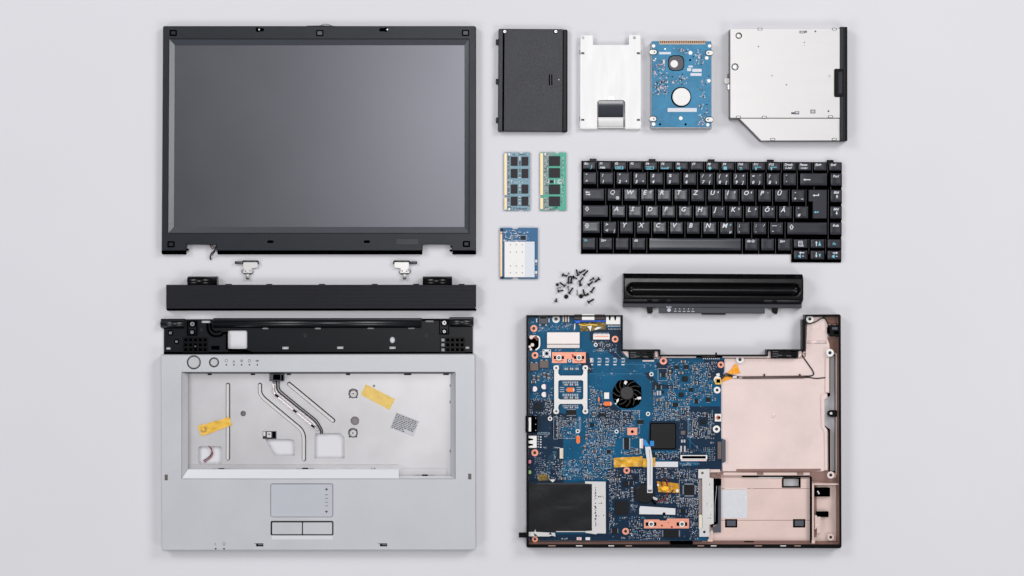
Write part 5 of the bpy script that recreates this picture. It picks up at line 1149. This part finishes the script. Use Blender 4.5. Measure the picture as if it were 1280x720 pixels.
ic(779, 612-10, 785, 608, ''); ic(850.6, 636.4, 857, 641.6, 'lr', pitch=1.4, plen=1.2); ic(786.6, 601, 791.4, 606.4, 'lr', plen=.9); ic(848.6, 491, 854.4, 496.2, ''); ic(861.4, 484.6, 866.4, 490, 'tb', plen=.8); ic(826.6, 493.4-5, 829.6, 492, ''); ic(737, 529, 743, 533.4, 'lr', plen=1); ic(749.6, 516.4, 756, 521, 'tb', plen=.9)
ic(875.6, 524.6, 882, 530, ''); ic(851, 538.4, 856.6, 543.4, '', mat=ind_m); ic(690.2, 528.4, 692, 545, '', z=.6); ic(818, 652-16.6, 820, 636, '') if 0 else None
ic(843.4, 456.6, 848.4, 461.4, 'tb', plen=1); ic(855, 455.8, 860.4, 461.4, 'tb', plen=1); ic(793.4, 594.4, 796.4, 600, '')
for q in ((821, 488.6, 826.4, 494), (851.4, 549.6, 856.6, 553.2), (850.4, 557.4, 857, 565)):
    b = mb(0, label_m); b.box(q[0], q[1], q[0]+2, q[3], zb, zb+.8, b=.1); b.box(q[2]-2, q[1], q[2], q[3], zb, zb+.8, b=.1); keep(*q); on(b, 'solder_pads')
place_box('white_chip', (755.2, 490.6, 761.4, 498.6), 1.4, (white_m,), .2)
# network socket and edge ports
b = mb(0, deep_m, white_m, solder_m); b.box(656.8, 520, 671.6, 540.4, zb-4, zb+7, b=.4); b.poly([(658, 521.6), (663.8, 521.6), (663.8, 539), (658, 539), (658, 534.6), (660.8, 534.6), (660.8, 525.6), (658, 525.6)], zb+7, zb+7.5, b=.2, m=1)
for y in (522.4, 530, 537.6): b.cyl(669.6, y, .6, zb+7, zb+7.2, 6, m=2)
keep(656, 518, 673, 542); on(b, 'network_socket')
for y, mm in ((577, rose_m), (590, lime_m)): b = mb(0, mm, deep_m); b.box(659.4, y-4, 661.2, y+4, zb-2, zb+5, m=1); b.cyl(661.6, y, 2.5, zb, zb+6, 14, .7); keep(658, y-5, 665, y+5); on(b, 'audio_jack')
place_box('speaker_connector', (699.6, 560.2, 704, 573.2), 3, (cream_m, gold_m), .5, lambda b: [b.box(702, 562.6+i*2.4, 703.6, 563.6+i*2.4, zb+3, zb+3.3, m=1) for i in range(4)])
place_box('small_connector', (799.4, 548.4, 803.8, 560.4), 2.4, (white_m, copper_m), .3, lambda b: b.box(802, 549.6, 803, 559.4, zb+2.4, zb+2.5, m=1))
place_box('button_cell_plug', (873.4, 643.4, 877.4, 661.4), 4, (cream_m,), .6)
b = mb(0, white_m, deep_m, pink_m); b.poly([(850.4, 568.8), (884, 568.8), (884, 574), (850.4, 574)], zb, zb+3, b=.3); b.box(852.6, 569.8, 882, 573, zb+3, zb+3.5, b=.2, m=1); b.box(851, 573.6, 883.4, 576.4, zb, zb+1.6, b=.2, m=2); keep(849, 567, 886, 578); on(b, 'flat_cable_socket')
b = MB(T, darkgrey_m, ind_m, zt=ZB+1); b.poly(rrect(902.0, 549.6, 907, 577.4, .8), 10, zb+3, b=.3); b.box(896.8, 552, 901.6, 573.6, zb, zb+3.6, b=.3, m=1); on(b, 'edge_connector'); keep(894, 548, 907, 580)
b = mb(0, white_m, M('copper_solder', (190,110,80), .35, metal=.5), deep_m); b.box(893.6, 517.4, 901.4, 526.8, zb, zb+1, b=.2); b.cyl(897.8, 522, 2.7, zb+1, zb+1.8, 12, .4, m=1); b.cyl(899, 522, 1.5, zb+1.8, zb+2, 10, m=2); keep(892, 515, 903, 528); on(b, 'solder_lug')
b = mb(0, gold_m, white_m, deep_m); b.box(870, 444.8, 905, 446.8, zb-1, zb+1.2, m=2)
for i in range(9): b.box(878+i*2.1, 443.8, 879+i*2.1, 445.8, zb, zb+2, m=0); b.box(879+i*2.4, 447.6, 880.2+i*2.4, 449, zb, zb+1, m=1)
b.box(894.2, 440.6, 896, 446, zb, zb+3, m=2); on(b, 'battery_terminal'); keep(870, 440, 906, 450)
b = mb(0, white_m, gold_m, deep_m, tape_m); b.cyl(896.6, 474.6, 4.6, zb, zb+1.6, 16, .4, m=0); b.poly(rrect(893.6, 473, 901.6, 480.6, 1.4), zb+1.6, zb+3, b=.5, m=3); b.poly([(895, 467.4), (899, 466.4), (900, 469.4), (896, 470.4)], zb, zb+2, b=.2, m=0); b.box(895.4, 474, 900, 478.4, zb+3, zb+3.4, m=2); keep(891, 465, 903, 482); on(b, 'antenna_plug')
# cooling fan
F = (783.6, 491.2)
b = mb(0, deep_m, black_m, dkmetal_m)
oc = [(F[0]+19*math.cos(math.radians(a)), F[1]+19*math.sin(math.radians(a))) for a in (-112, -68, -32, 0, 30, 60, 90, 120, 150, 180, 212)]
oc = [(772.4, 476.4), (776, 475), (791.6, 475), (801.6, 484), (802, 499), (799, 505), (792, 509.6), (784, 511), (775, 509.6), (768.4, 504), (765.6, 496), (766, 487)]
b.poly(oc, zb, zb+.4); keep(763, 472, 804, 513)
fan = b.build('fan_housing')
R = random.Random(3)
for k in range(12):
    a = k*30; b = MB(T, black_m, M('blade_edge', (46,42,39), .35, metal=.3), zt=ZB+1); pts = []
    for i in range(6):
        t = i/5; rr = 7+10.4*t; an = math.radians(a+34*t**1.3); pts.append((F[0]+rr*math.cos(an), F[1]+rr*math.sin(an)*.98))
    for i in range(5):
        (xa, ya), (xb, yb) = pts[i], pts[i+1]; b.quad((xa, ya, zb+2.6), (xb, yb, zb+2.6), (xb+1.4*math.cos(math.radians(a+80)), yb+1.4*math.sin(math.radians(a+80)), zb+.6), (xa+1.4*math.cos(math.radians(a+80)), ya+1.4*math.sin(math.radians(a+80)), zb+.6))
    b.poly(capsule(pts, .42, 2, False), zb+2.4, zb+2.8, m=1); b.build('blade', parent=fan)
b = MB(T, M('fan_hub', (42,39,40), .45, bump=.2, bscale=2000), black_m, zt=ZB+1); b.cyl(*F, 9.2, zb+.4, zb+3.4, 28, .5, m=1); b.cyl(*F, 7.9, zb+3.4, zb+3.8, 28, .4); b.build('hub', parent=fan)
b = MB(T, white_m, solder_m, zt=ZB+1)
for q in ([(781, 475.6), (784.4, 477), (782, 481), (779.6, 479)], [(796, 496.4), (801, 495.8), (801.4, 498.8), (797, 499.4)], [(770.4, 500), (773.6, 497.6), (773, 501.6), (770.6, 504)], [(793, 498.6), (796, 497.8), (795, 499.4)], [(768, 504), (770.6, 503.4), (770, 506)]): b.poly(q, zb+2.6, zb+3.4, b=.2)
b.build('fan_bracket_tips', parent=fan)
# ribbon cables, tapes and coin cell
b = mb(0, ribbon_m, greyp_m, brib_m)
b.poly([(804.6, 549), (807, 549.6), (812.6, 558.2), (806.4, 558.8), (804, 555)], zb+2, zb+2.4, m=2); b.box(812.4, 551, 817.4, 557.4, zb+2.8, zb+3, m=2)
b.poly([(806.2, 558.4), (812.8, 558), (814, 564), (815.6, 574), (815.4, 615.8), (808.8, 615.8), (808.6, 576), (807, 566)], zb+4.5, zb+4.9, b=.1); b.poly(capsule([(811.4, 562), (812.6, 576), (812.4, 606)], .25, 2), zb+4.9, zb+4.93, m=1); b.box(809.6, 611.6, 814.6, 614.6, zb+4.9, zb+4.95, m=1)
on(b, 'white_ribbon_cable', label='white ribbon running down past the processor chip')
b = wrinkle(T, [(767, 572.4), (803.4, 570.4), (803.4, 583), (767.4, 584.4)], zb, 1.7, 31, M('yellow_tape', (214,160,44), .3, bump=.6, bscale=250, var=.4, vscale=160), 18, 6, zt=zb+1); b.parent = None if 0 else None
on(b, 'yellow_tape')
wr = wrinkle(T, [(803.6, 573), (819, 571.6), (819, 582.6), (803.6, 584)], zb+3.0, .8, 33, MATS['yellow_tape'], 8, 5, zt=zb+1); on(wr, 'yellow_tape'); keep(766, 569, 820, 586)
b = mb(0, ribbon_m); b.poly([(818.6, 577), (847.4, 577), (847.4, 583.8), (803.4, 583.6), (803.4, 579)], zb+2, zb+2.4, b=.1); keep(818, 575, 849, 585); on(b, 'white_strip')
b = mb(0, ribbon_m, deep_m); b.poly([(800, 632.4), (844.2, 635.4), (844, 643.4), (834, 643), (799, 642.6), (799, 636)], zb+2, zb+2.4, b=.1); b.poly(circ(830, 642, 1.8, 10), zb+2.4, zb+3, m=1); keep(797, 630, 846, 645); on(b, 'white_strip')
b = mb(0, M('coin_cell_sleeve', (16,16,19), .38, spec=.3), deep_m); b.cyl(805.6, 617, 12, zb, zb+4, 32, .8); keep(792, 604, 819, 631)
b.poly([(812, 622), (819, 620), (824, 624), (820, 630), (815, 626)], zb+1, zb+3.4, b=.5, m=0); on(b, 'coin_cell')
b = mb(0, label_m, deep_m); b.poly([(815, 620), (822, 622.6), (821, 625.4), (817, 624)], zb+3.6, zb+4, b=.1); b.poly(capsule([(814, 624), (819, 629.6)], 1.1), zb+2, zb+3.6, m=1); on(b, 'cell_tab')
wrinkle(T, [(821, 601.6), (848, 604), (850, 616.4), (823, 615)], zb+.6, 2.4, 41, M('amber_wrap', (196,140,34), .25, bump=.8, bscale=300, var=.55, vscale=220), 14, 8, zt=zb+1).build('amber_wrap')
b = mb(0, M('yellow_blob', (250,190,40), .4), white_m); b.poly(circ(831, 610.4, 4.8, 14, 3), zb+3, zb+4.6, b=.8); b.cyl(846.4, 613.4, 1.9, zb+2.5, zb+4, 10, .4, m=1); b.cyl(822.4, 606, 1.3, zb+2, zb+3.6, 8, m=1); on(b, 'plug_core')
keep(819, 599, 852, 618)
b = mb(0, red_m); b.tube(bend([(828, 608, zb+4), (826.6, 601, zb+4.4), (830, 597.6, zb+4.4), (833.8, 600, zb+4.4), (834, 607, zb+4)], 3), .65, 6); b.tube(bend([(822, 627, zb+2), (829, 625.6, zb+3), (833, 620, zb+3), (835, 615, zb+3)], 4), .6, 6); on(b, 'red_wire')
b = mb(0, wire_m); b.tube(bend([(827, 606, zb+4.6), (827, 599, zb+4.8), (832, 598, zb+4.8), (833, 604, zb+4.6)], 3), .6, 6); b.tube(bend([(818, 622, zb+3), (828, 622.6, zb+3), (838, 617, zb+3), (842, 612, zb+3)], 4), .7, 6); on(b, 'black_wire')
# card slot at the lower left
b = mb(0, card_m, M('card_glint', (60,60,68), .4)); 
xs = [659.4+i*80.4/30 for i in range(31)]; ys = [603.6+i*60.4/22 for i in range(23)]; R = random.Random(17)
hh = {(i, j): R.uniform(0, .22) for i in range(31) for j in range(23)}
b.grid(xs, ys, lambda x, y: zb+4.3+.28*math.sin(x*.11+y*.07+1)*math.sin(y*.13-x*.03)+.25*math.exp(-((x-693)**2/300+(y-628)**2/30))*math.sin(x*.9)+.25*math.exp(-((x-708)**2/200+(y-632)**2/40))*math.cos(y*.8))
b.poly(rect(659.4, 603.6, 739.8, 664), zb, zb+3.6); keep(657, 600, 761, 672); on(b, 'card_blank')
b = mb(0, bright_m, deep_m, dkmetal_m, pcbd_m)
b.poly([(731.2, 601.4), (757, 601.8), (757.2, 666.6), (746.6, 666.4), (745, 667.6), (731.4, 665.6), (731.4, 663.4), (739.8, 663), (739.8, 604.8), (731.2, 604.4)], zb+3, zb+5, b=.3)
R = random.Random(77)
for k in range(26):
    y = 609+k*1.9
    if 624 < y < 630 and k % 2: continue
    x = 743.2+R.uniform(-.5, .9); w = R.uniform(.6, 2.1); b.box(x, y, x+w, y+R.uniform(.7, 1.7), zb+5, zb+5.04, m=1)
for k in range(10): b.cyl(R.uniform(748, 755), R.uniform(618, 646), R.uniform(.3, .9), zb+5, zb+5.04, 6, m=1)
b.box(671, 603.2, 732, 605.2, zb+3, zb+4.6, m=2); b.box(658.6, 601.8, 690, 603.4, zb+3, zb+5, m=3); b.box(695, 663.6, 731, 664.6, zb+3, zb+5, m=0)
on(b, 'card_frame')
b = MB(T, bright_m, deep_m, zt=ZB+4)
b.poly([(658.6, 664.8), (668, 664.8), (669, 661.4), (670, 664.8), (686, 665.6), (693.6, 666), (694.6, 670.8), (690, 669.6), (686, 670.6), (658.6, 670.4)], zb+3, zb+5, b=.3); b.poly([(685.6, 667.6), (688, 665.4), (690.4, 668.6)], zb+5, zb+5.1, m=1); b.poly([(667, 666), (672, 669.6), (668.4, 670)], zb+5, zb+5.04, m=1); b.box(699, 598.6, 705, 601.8, zb, zb+4, m=0) if 0 else None
on(b, 'eject_lever'); b = MB(T, bright_m, zt=ZB+4); b.poly([(686, 599.4), (694.4, 599), (693, 601), (690.6, 603), (688.6, 601)], zb+3, zb+4.6, b=.2); on(b, 'frame_clip')
MB(T, black_m, zt=ZB).box(648.6, 665.8, 659, 671.8, 9, 14, b=.4).build('eject_button')
wrinkle(T, [(672.4, 593), (684, 593.4), (685, 600.4), (673, 601)], zb, 1.6, 15, olive_m, 8, 5, zt=zb+1).build('stained_tape')
b = mb(0, copper_m, print_m); b.box(721, 671.6, 726.8, 675.2, zb, zb+.8, m=1); b.box(732, 671.6, 737.6, 675.2, zb, zb+.8, m=1); b.box(722.4, 672, 725, 675, zb+.8, zb+.9, m=0); on(b, 'fuse_pads'); keep(719, 670, 740, 676)
# drive connector bracket
b = MB(T, bright_m, deep_m, white_m, zt=ZB+3)
zz = zb+4
b.poly([(872.8, 586.6), (887, 586.2), (887, 597), (891.8, 598), (892.2, 654.6), (886.8, 656), (886.8, 671), (874, 671), (874.2, 661), (878, 659.6), (877.6, 598), (872.8, 598)], zz-1, zz, holes=[circ(878, 591.4, 1.7, 12), circ(880.4, 665, 1.7, 12)], b=.3)
R = random.Random(6)
for k in range(26): x, y = R.uniform(882, 890), R.uniform(600, 652); b.box(x, y, x+R.uniform(.2, .8), y+R.uniform(.5, 3), zz, zz+.02, m=1 if k % 4 == 0 else 2)
b.build('connector_bracket')
b = MB(T, deep_m, darkgrey_m, solder_m, zt=12)
b.poly([(886, 598.6), (901.4, 598.6), (901.4, 606.6), (897.4, 606.6), (897.4, 654), (893, 656), (886.4, 656), (886.4, 654), (892, 654), (892, 607), (886, 607)], 8, 15, b=.4); b.poly([(896, 607), (901.2, 607), (901.2, 665.4), (891, 665.4), (891, 660), (896, 657)], 8, 12.6, b=.3, m=1); b.tube(bend([(895.6, 607, 15.3), (895, 616, 15.3), (893.6, 628, 15.3), (893.4, 652, 15.3)], 4), .35, 6, m=2); b.cyl(890, 603, 1.5, 15, 16, 10, .3); b.cyl(890, 657.6, 1.5, 12, 15, 10, .3)
b.build('drive_connector')
b = MB(T, pink2_m, pinkd_m, zt=12); b.box(887, 586.6, 900, 590.4, 8, 14, b=.3); b.build('bay_corner'); b = MB(T, pink2_m, pinkd_m, zt=12); b.poly([(888, 663), (891, 663), (891, 672), (889, 676), (884, 676), (884, 672)], 8, 13, b=.3); b.box(884.6, 673.6, 890.6, 677, 8, 15, b=.3); b.build('bay_corner'); b = MB(T, pink2_m, pinkd_m, zt=12); b.box(887.4, 592.4, 901, 597.4, 7, 13, m=1); b.build('bay_corner')

# ---------------- surface parts by the hundred: shared meshes, random packing
GRID = {}
def free(x0, y0, x1, y1):
    if not inside(((x0+x1)/2, (y0+y1)/2)): return False
    for a, c, d, e in KO:
        if x0 < d and x1 > a and y0 < e and y1 > c: return False
    cells = {(int(x), int(y)) for x in (x0, (x0+x1)/2, x1) for y in (y0, (y0+y1)/2, y1)}
    for cc in cells:
        for (a, c, d, e) in GRID.get(cc, ()):
            if x0 < d and x1 > a and y0 < e and y1 > c: return False
    return True
def take(x0, y0, x1, y1):
    for i in range(int(x0)-1, int(x1)+2):
        for j in range(int(y0)-1, int(y1)+2): GRID.setdefault((i, j), []).append((x0-.15, y0-.15, x1+.15, y1+.15))
def inside(p):
    x, y = p; c = False; n = len(bo)
    for i in range(n):
        (xa, ya), (xb, yb) = bo[i], bo[i-1]
        if (ya > y) != (yb > y) and x < (xb-xa)*(y-ya)/(yb-ya)+xa: c = not c
    return c and 662.4 < x < 903 and y < 674.6
class L0:
    root = None
    def loc(s, px, py, z=0, zt=None): return (px*S, -py*S, z*.001)
def proto(fn, *mats): b = MB(L0(), *mats); fn(b); return b.mesh('component')
w_, h_ = 3.6, 1.9
capA = proto(lambda b: (b.box(-1.2, -.9, 1.2, .9, 0, 1.1, b=.15), b.box(-1.9, -.95, -1.2, .95, 0, 1.15, b=.1, m=1), b.box(1.2, -.95, 1.9, .95, 0, 1.15, b=.1, m=1)), tan_m, solder_m)
capB = proto(lambda b: (b.box(-.9, -.7, .9, .7, 0, .9, b=.12), b.box(-1.5, -.75, -.9, .75, 0, .95, m=1), b.box(.9, -.75, 1.5, .75, 0, .95, m=1)), M('pale_ceramic', (124,120,122), .5), solder_m)
resA = proto(lambda b: (b.box(-.95, -.8, .95, .8, 0, .6, b=.1), b.box(-1.6, -.8, -.95, .8, 0, .65, m=1), b.box(.95, -.8, 1.6, .8, 0, .65, m=1)), chip_m, solder_m)
capC = proto(lambda b: (b.box(-1.9, -1.5, 1.9, 1.5, 0, 1.6, b=.2), b.box(-3, -1.55, -1.9, 1.55, 0, 1.65, b=.15, m=1), b.box(1.9, -1.55, 3, 1.55, 0, 1.65, b=.15, m=1)), M('dark_ceramic', (88,74,66), .5, var=.15, vscale=600), solder_m)
TYPES = {'C': (capC, 3.0, 1.6, 'large_capacitor'), 'A': (capA, 1.9, 1.0, 'capacitor'), 'B': (capB, 1.5, .8, 'capacitor'), 'R': (resA, 1.6, .85, 'resistor')}
R = random.Random(1234); counts = {}
def drop(tp, x, y, vert):
    me_, hw, hh, nm = TYPES[tp]
    a, c = (hh, hw) if vert else (hw, hh)
    if not free(x-a, y-c, x+a, y+c): return False
    take(x-a, y-c, x+a, y+c); lx, ly, lz = T.loc(x, y, zb, ZB+1); put(me_, nm, board, (lx, ly, lz), math.pi/2 if vert else 0); counts[nm] = counts.get(nm, 0)+1; return True
fixed = [('C', 667.4, 472, 1), ('C', 680.4, 468.6, 1), ('C', 667, 477.4, 0), ('C', 673, 472.6, 1), ('C', 685.6, 469.8, 1), ('C', 845.6, 458, 1), ('C', 857, 458, 1), ('C', 837.4, 466, 1), ('C', 850.8, 454, 1), ('C', 665, 490.8, 0), ('C', 731.2, 560, 1), ('A', 752, 556.6, 0), ('C', 823.6, 500, 0), ('C', 827.6, 491, 1), ('C', 868.6, 461, 0)]
for f in fixed: drop(*f)
clusters = [(834, 452, 895, 500, 150), (816, 490, 862, 524, 95), (745, 500, 768, 560, 95), (732, 516, 760, 556, 80), (662, 498, 692, 520, 40), (686, 500, 706, 545, 34), (768, 512, 800, 548, 62), (776, 560, 800, 572, 20), (724, 486, 756, 516, 40),
            (816, 510, 848, 528, 34), (860, 515, 892, 548, 80), (784, 588, 806, 640, 46), (819, 563, 850, 604, 56), (758, 588, 800, 625, 50), (846, 586, 874, 632, 60), (845, 620, 873, 646, 40), (862, 640, 873, 675, 16), (786, 645, 806, 675, 24), (806, 662, 829, 674, 18), (736, 560, 768, 600, 50),
            (696, 574, 735, 600, 40), (700, 520, 724, 548, 20), (664, 460, 692, 500, 20), (740, 426, 770, 440, 16), (848, 562, 872, 572, 8), (787, 560, 812, 600, 20), (724, 555, 750, 580, 14), (678, 574, 700, 600, 10), (762, 604, 768, 672, 12), (819, 618, 850, 634, 26), (672, 404, 722, 414, 10)]
for x0, y0, x1, y1, n in clusters:
    m_ = int(n*.34); k = 0; tries = 0
    while k < m_ and tries < n*8:
        tries += 1; tp = R.choice('ABBRRRB') if R.random() > .07 else 'C'
        if counts.get('capacitor', 0) > 290 and tp in 'AB' or counts.get('resistor', 0) > 290 and tp == 'R': tp = 'C' if R.random() < .2 else 'R'
        if counts.get('resistor', 0) > 290 and tp == 'R': break
        gx, gy = round(R.uniform(x0, x1)*1.0)/1.0, round(R.uniform(y0, y1)*1.0)/1.0
        if drop(tp, gx, gy, R.random() < .55):
            k += 1
            if R.random() < .45: drop(tp, gx+(2.4 if R.random() < .5 else 0), gy+2.2, R.random() < .5)
b = mb(0, tan_m, M('tinned_pad', (138,150,172), .45, metal=.2), chip_m, white_m, M('dull_silkscreen', (168,180,198), .6), M('slate_part', (106,130,162), .5), ind_m, greyp_m)
for x0, y0, x1, y1, n in clusters:
    for _ in range(int(n*9)):
        w, h = R.choice(((1.5, .8), (.8, 1.5), (.9, .9), (1.9, .7), (.6, 1.7), (.7, .6))); x, y = round(R.uniform(x0, x1)*2)/2, round(R.uniform(y0, y1)*2)/2
        if not free(x, y, x+w, y+h): continue
        take(x, y, x+w, y+h); b.box(x, y, x+w, y+h, zb+.02, zb+R.uniform(.25, .7), m=R.choice((0, 1, 1, 2, 2, 7, 4, 4, 5, 5, 5, 1, 6, 4) if R.random() > .03 else (3,)))
on(b, 'tiny_components', kind='stuff')
# silkscreen outlines, reference marks, vias and traces
b = mb(0, print_m, solder_m, pcbl_m, M('mask_line', (6,54,84), .5), cyan_m, M('teal_trace', (0,72,98), .45)); b.dz = .26
def mark(x, y, n=3, vert=False, m=0):
    for i in range(n):
        for s_ in range(3):
            if R.random() < .7:
                ox, oy = i*1.25+R.choice((0, .45)), R.choice((-.6, -.1, .5)); w, h = R.choice(((.8, .28), (.28, .9), (.35, 1.3)))
                xx, yy = (x+oy, y+ox) if vert else (x+ox, y+oy); w, h = (h, w) if vert else (w, h); b.box(xx, yy, xx+w, yy+h, zb+.12, zb+.16, m=m)
marks = [(664, 402.6, 3, 0), (673.6, 409.4, 5, 0), (673.4, 412.6, 9, 0), (682, 409, 3, 0), (704, 407.4, 5, 0), (694, 437.4, 7, 0), (719, 437.4, 7, 0), (666, 416.4, 3, 0), (674.6, 439, 3, 0), (674.6, 444.8, 3, 0), (749, 416.6, 5, 0), (748, 428.6, 6, 0), (754, 432, 7, 0), (742, 427, 3, 0), (750, 437.6, 4, 0), (742.4, 438.8, 6, 0),
         (696.6, 455.4, 4, 0), (721, 455.4, 4, 0), (736.6, 460.4, 4, 0), (762.6, 467.4, 3, 0), (763.6, 466, 2, 0), (788, 466.4, 2, 1), (792, 463.4, 3, 0), (736.4, 483, 3, 0), (742, 486, 4, 1), (738, 492, 3, 0), (740, 484, 3, 0), (805, 455.6, 4, 1), (808.6, 453.4, 4, 1), (819, 456, 5, 1), (836, 449.6, 3, 0), (813.4, 463, 3, 0), (812.6, 476.6, 4, 0), (823, 478.4, 3, 0), (821, 497.6, 6, 0), (828, 495.8, 2, 0), (816.6, 490.6, 2, 0),
         (667, 519.4, 3, 0), (672.8, 540.6, 9, 0), (680, 545, 4, 0), (679.6, 559, 3, 0), (691.6, 559.2, 7, 0), (674.6, 566, 3, 0), (675, 578.6, 4, 0), (675, 590, 4, 0), (729, 526.8, 4, 0), (706, 531, 4, 0), (709, 540, 3, 0), (713, 529, 3, 0), (714, 530.4, 5, 1), (722, 529, 5, 1), (708, 533, 6, 0), (703, 527, 6, 1), (726, 557, 5, 0), (738, 554, 4, 0), (738, 561.6, 7, 0), (737, 563.4, 6, 0), (744, 570, 3, 0),
         (711, 586, 12, 0), (711, 588, 10, 0), (706, 594, 12, 0), (728, 592, 14, 0), (730, 596, 12, 0), (701, 579, 3, 1), (702, 584, 8, 1), (712, 576, 6, 1), (720, 578, 6, 1), (752, 574, 6, 0), (754, 580, 5, 1), (758, 576, 6, 1), (672, 593, 5, 1), (690, 565, 4, 0), (693, 568, 5, 1),
         (764, 640-4, 3, 0), (766, 655, 5, 0), (778, 647, 5, 0), (786, 667, 4, 0), (790, 664, 6, 0), (776, 672, 5, 0), (799, 654, 6, 1), (802, 646.6, 4, 0), (830, 645.6, 5, 0), (834, 647, 8, 0), (858, 645, 5, 0), (864, 652, 6, 1), (852, 581, 10, 0), (858, 579, 6, 0), (862, 598, 5, 0), (870, 608, 5, 1), (851, 622, 4, 1), (846, 512, 5, 0), (890, 512, 4, 1), (886, 561, 8, 1), (883, 566, 6, 1), (888, 553, 4, 0), (871, 557, 4, 1), (859, 545, 4, 0), (856, 569, 5, 0), (833, 566, 4, 0), (766, 616, 4, 0), (762, 601, 8, 0), (770, 620, 4, 0), (779, 615, 6, 1), (775, 646.8, 4, 1), (684.6, 662.6, 5, 0), (702, 673, 6, 0), (812, 456.4, 2, 0), (800, 598, 2, 1)]
for x, y, n, v in marks: mark(x, y, n, bool(v), 0 if R.random() < .75 else 4)
for _ in range(420):
    cl = R.choice(clusters); x, y = R.uniform(cl[0], cl[2]), R.uniform(cl[1], cl[3])
    if free(x, y, x+3, y+1.4): mark(x, y, R.choice((1, 2, 3)), R.random() < .4, R.choice((0, 0, 4)))
def frame(x0, y0, x1, y1, w=.25, m=0):
    b.poly(rect(x0, y0, x1, y1), zb+.1, zb+.14, holes=[rect(x0+w, y0+w, x1-w, y1-w)], m=m)
for q in ((698.6, 526, 720, 548), (751, 569.6, 764, 585.6), (740.6, 553.6, 747, 560), (777.6, 513, 799.6, 535), (822.4, 460.6, 834, 476), (860, 524, 866, 546), (846.6, 508, 861, 520), (724, 522, 726, 538), (672, 541, 686, 543), (849, 600, 873, 623), (692, 521, 697, 549)): frame(*q)
for _ in range(330):
    x, y = R.uniform(662, 900), R.uniform(398, 674)
    if free(x-.5, y-.5, x+.5, y+.5): b.cyl(x, y, .32, zb+.1, zb+.15, 6, m=R.choice((1, 2, 2, 0)))
for gx, gy, nx, ny, st in ((760, 620, 4, 24, 2.0), (729, 568, 6, 4, 2.2), (669, 570, 6, 12, 2.4), (860, 574+4, 8, 2, 2), (668, 520-2, 0, 0, 1), (770, 600, 4, 3, 2), (845, 578, 12, 2, 1.8), (848, 530, 3, 8, 2.4), (880, 560, 8, 8, 2.2), (756, 622, 3, 22, 2.1)):
    for i in range(nx):
        for j in range(ny):
            x, y = gx+i*st+R.uniform(-.3, .3), gy+j*st+R.uniform(-.3, .3)
            if R.random() < .75 and free(x-.4, y-.4, x+.4, y+.4): b.cyl(x, y, .42, zb+.1, zb+.2, 6, m=R.choice((0, 1, 1)))
def trace(pts, w=.22, m=2): b.poly(capsule(pts, w, 2, False), zb+.09, zb+.11, m=m)
for k in range(7):
    trace([(676+k*1.1, 600), (676+k*1.1+9, 580-k*.3), (685+k*1.1, 572+k*.6), (696, 563+k*.9)], .2, 5)
trace([(737, 467.4), (804, 467.4), (808, 470)], .3); trace([(741, 437), (748, 438), (768, 438.4), (783, 455.4), (806, 455.4)], .3); trace([(742, 426), (745, 436), (752, 440)], .3, 3); trace([(815, 476), (815, 495)], .3, 3); trace([(714, 560), (715, 548)], .3, 3); trace([(798.6, 506), (800, 507)], .3, 3); trace([(803, 506.6), (832, 506.6)], .25, 3)
trace([(856, 475), (850, 482), (846, 483)], .3); trace([(872, 470), (866, 477), (860, 484)], .3); trace([(884, 462), (874, 472)], .3); trace([(724, 592), (744, 597), (768, 597)], .3, 3); trace([(716, 600), (716, 562), (712, 556)], .4, 3); trace([(806, 574), (806, 590)], .3)
for k in range(420):
    x, y = R.uniform(665, 895), R.uniform(440, 670); L_ = R.uniform(6, 26); a = R.choice((0, 90, 45, -45)); dx, dy = math.cos(math.radians(a))*L_, math.sin(math.radians(a))*L_
    p = [(x, y), (x+dx, y+dy), (x+dx+R.choice((0, 6)), y+dy+R.choice((5, -5)))]
    if all(free(px-.5, py-.5, px+.5, py+.5) for px, py in p+[((p[0][0]+p[1][0])/2, (p[0][1]+p[1][1])/2)]): trace(p, .2, R.choice((2, 2, 3)))
on(b, 'silkscreen_marks', kind='stuff')
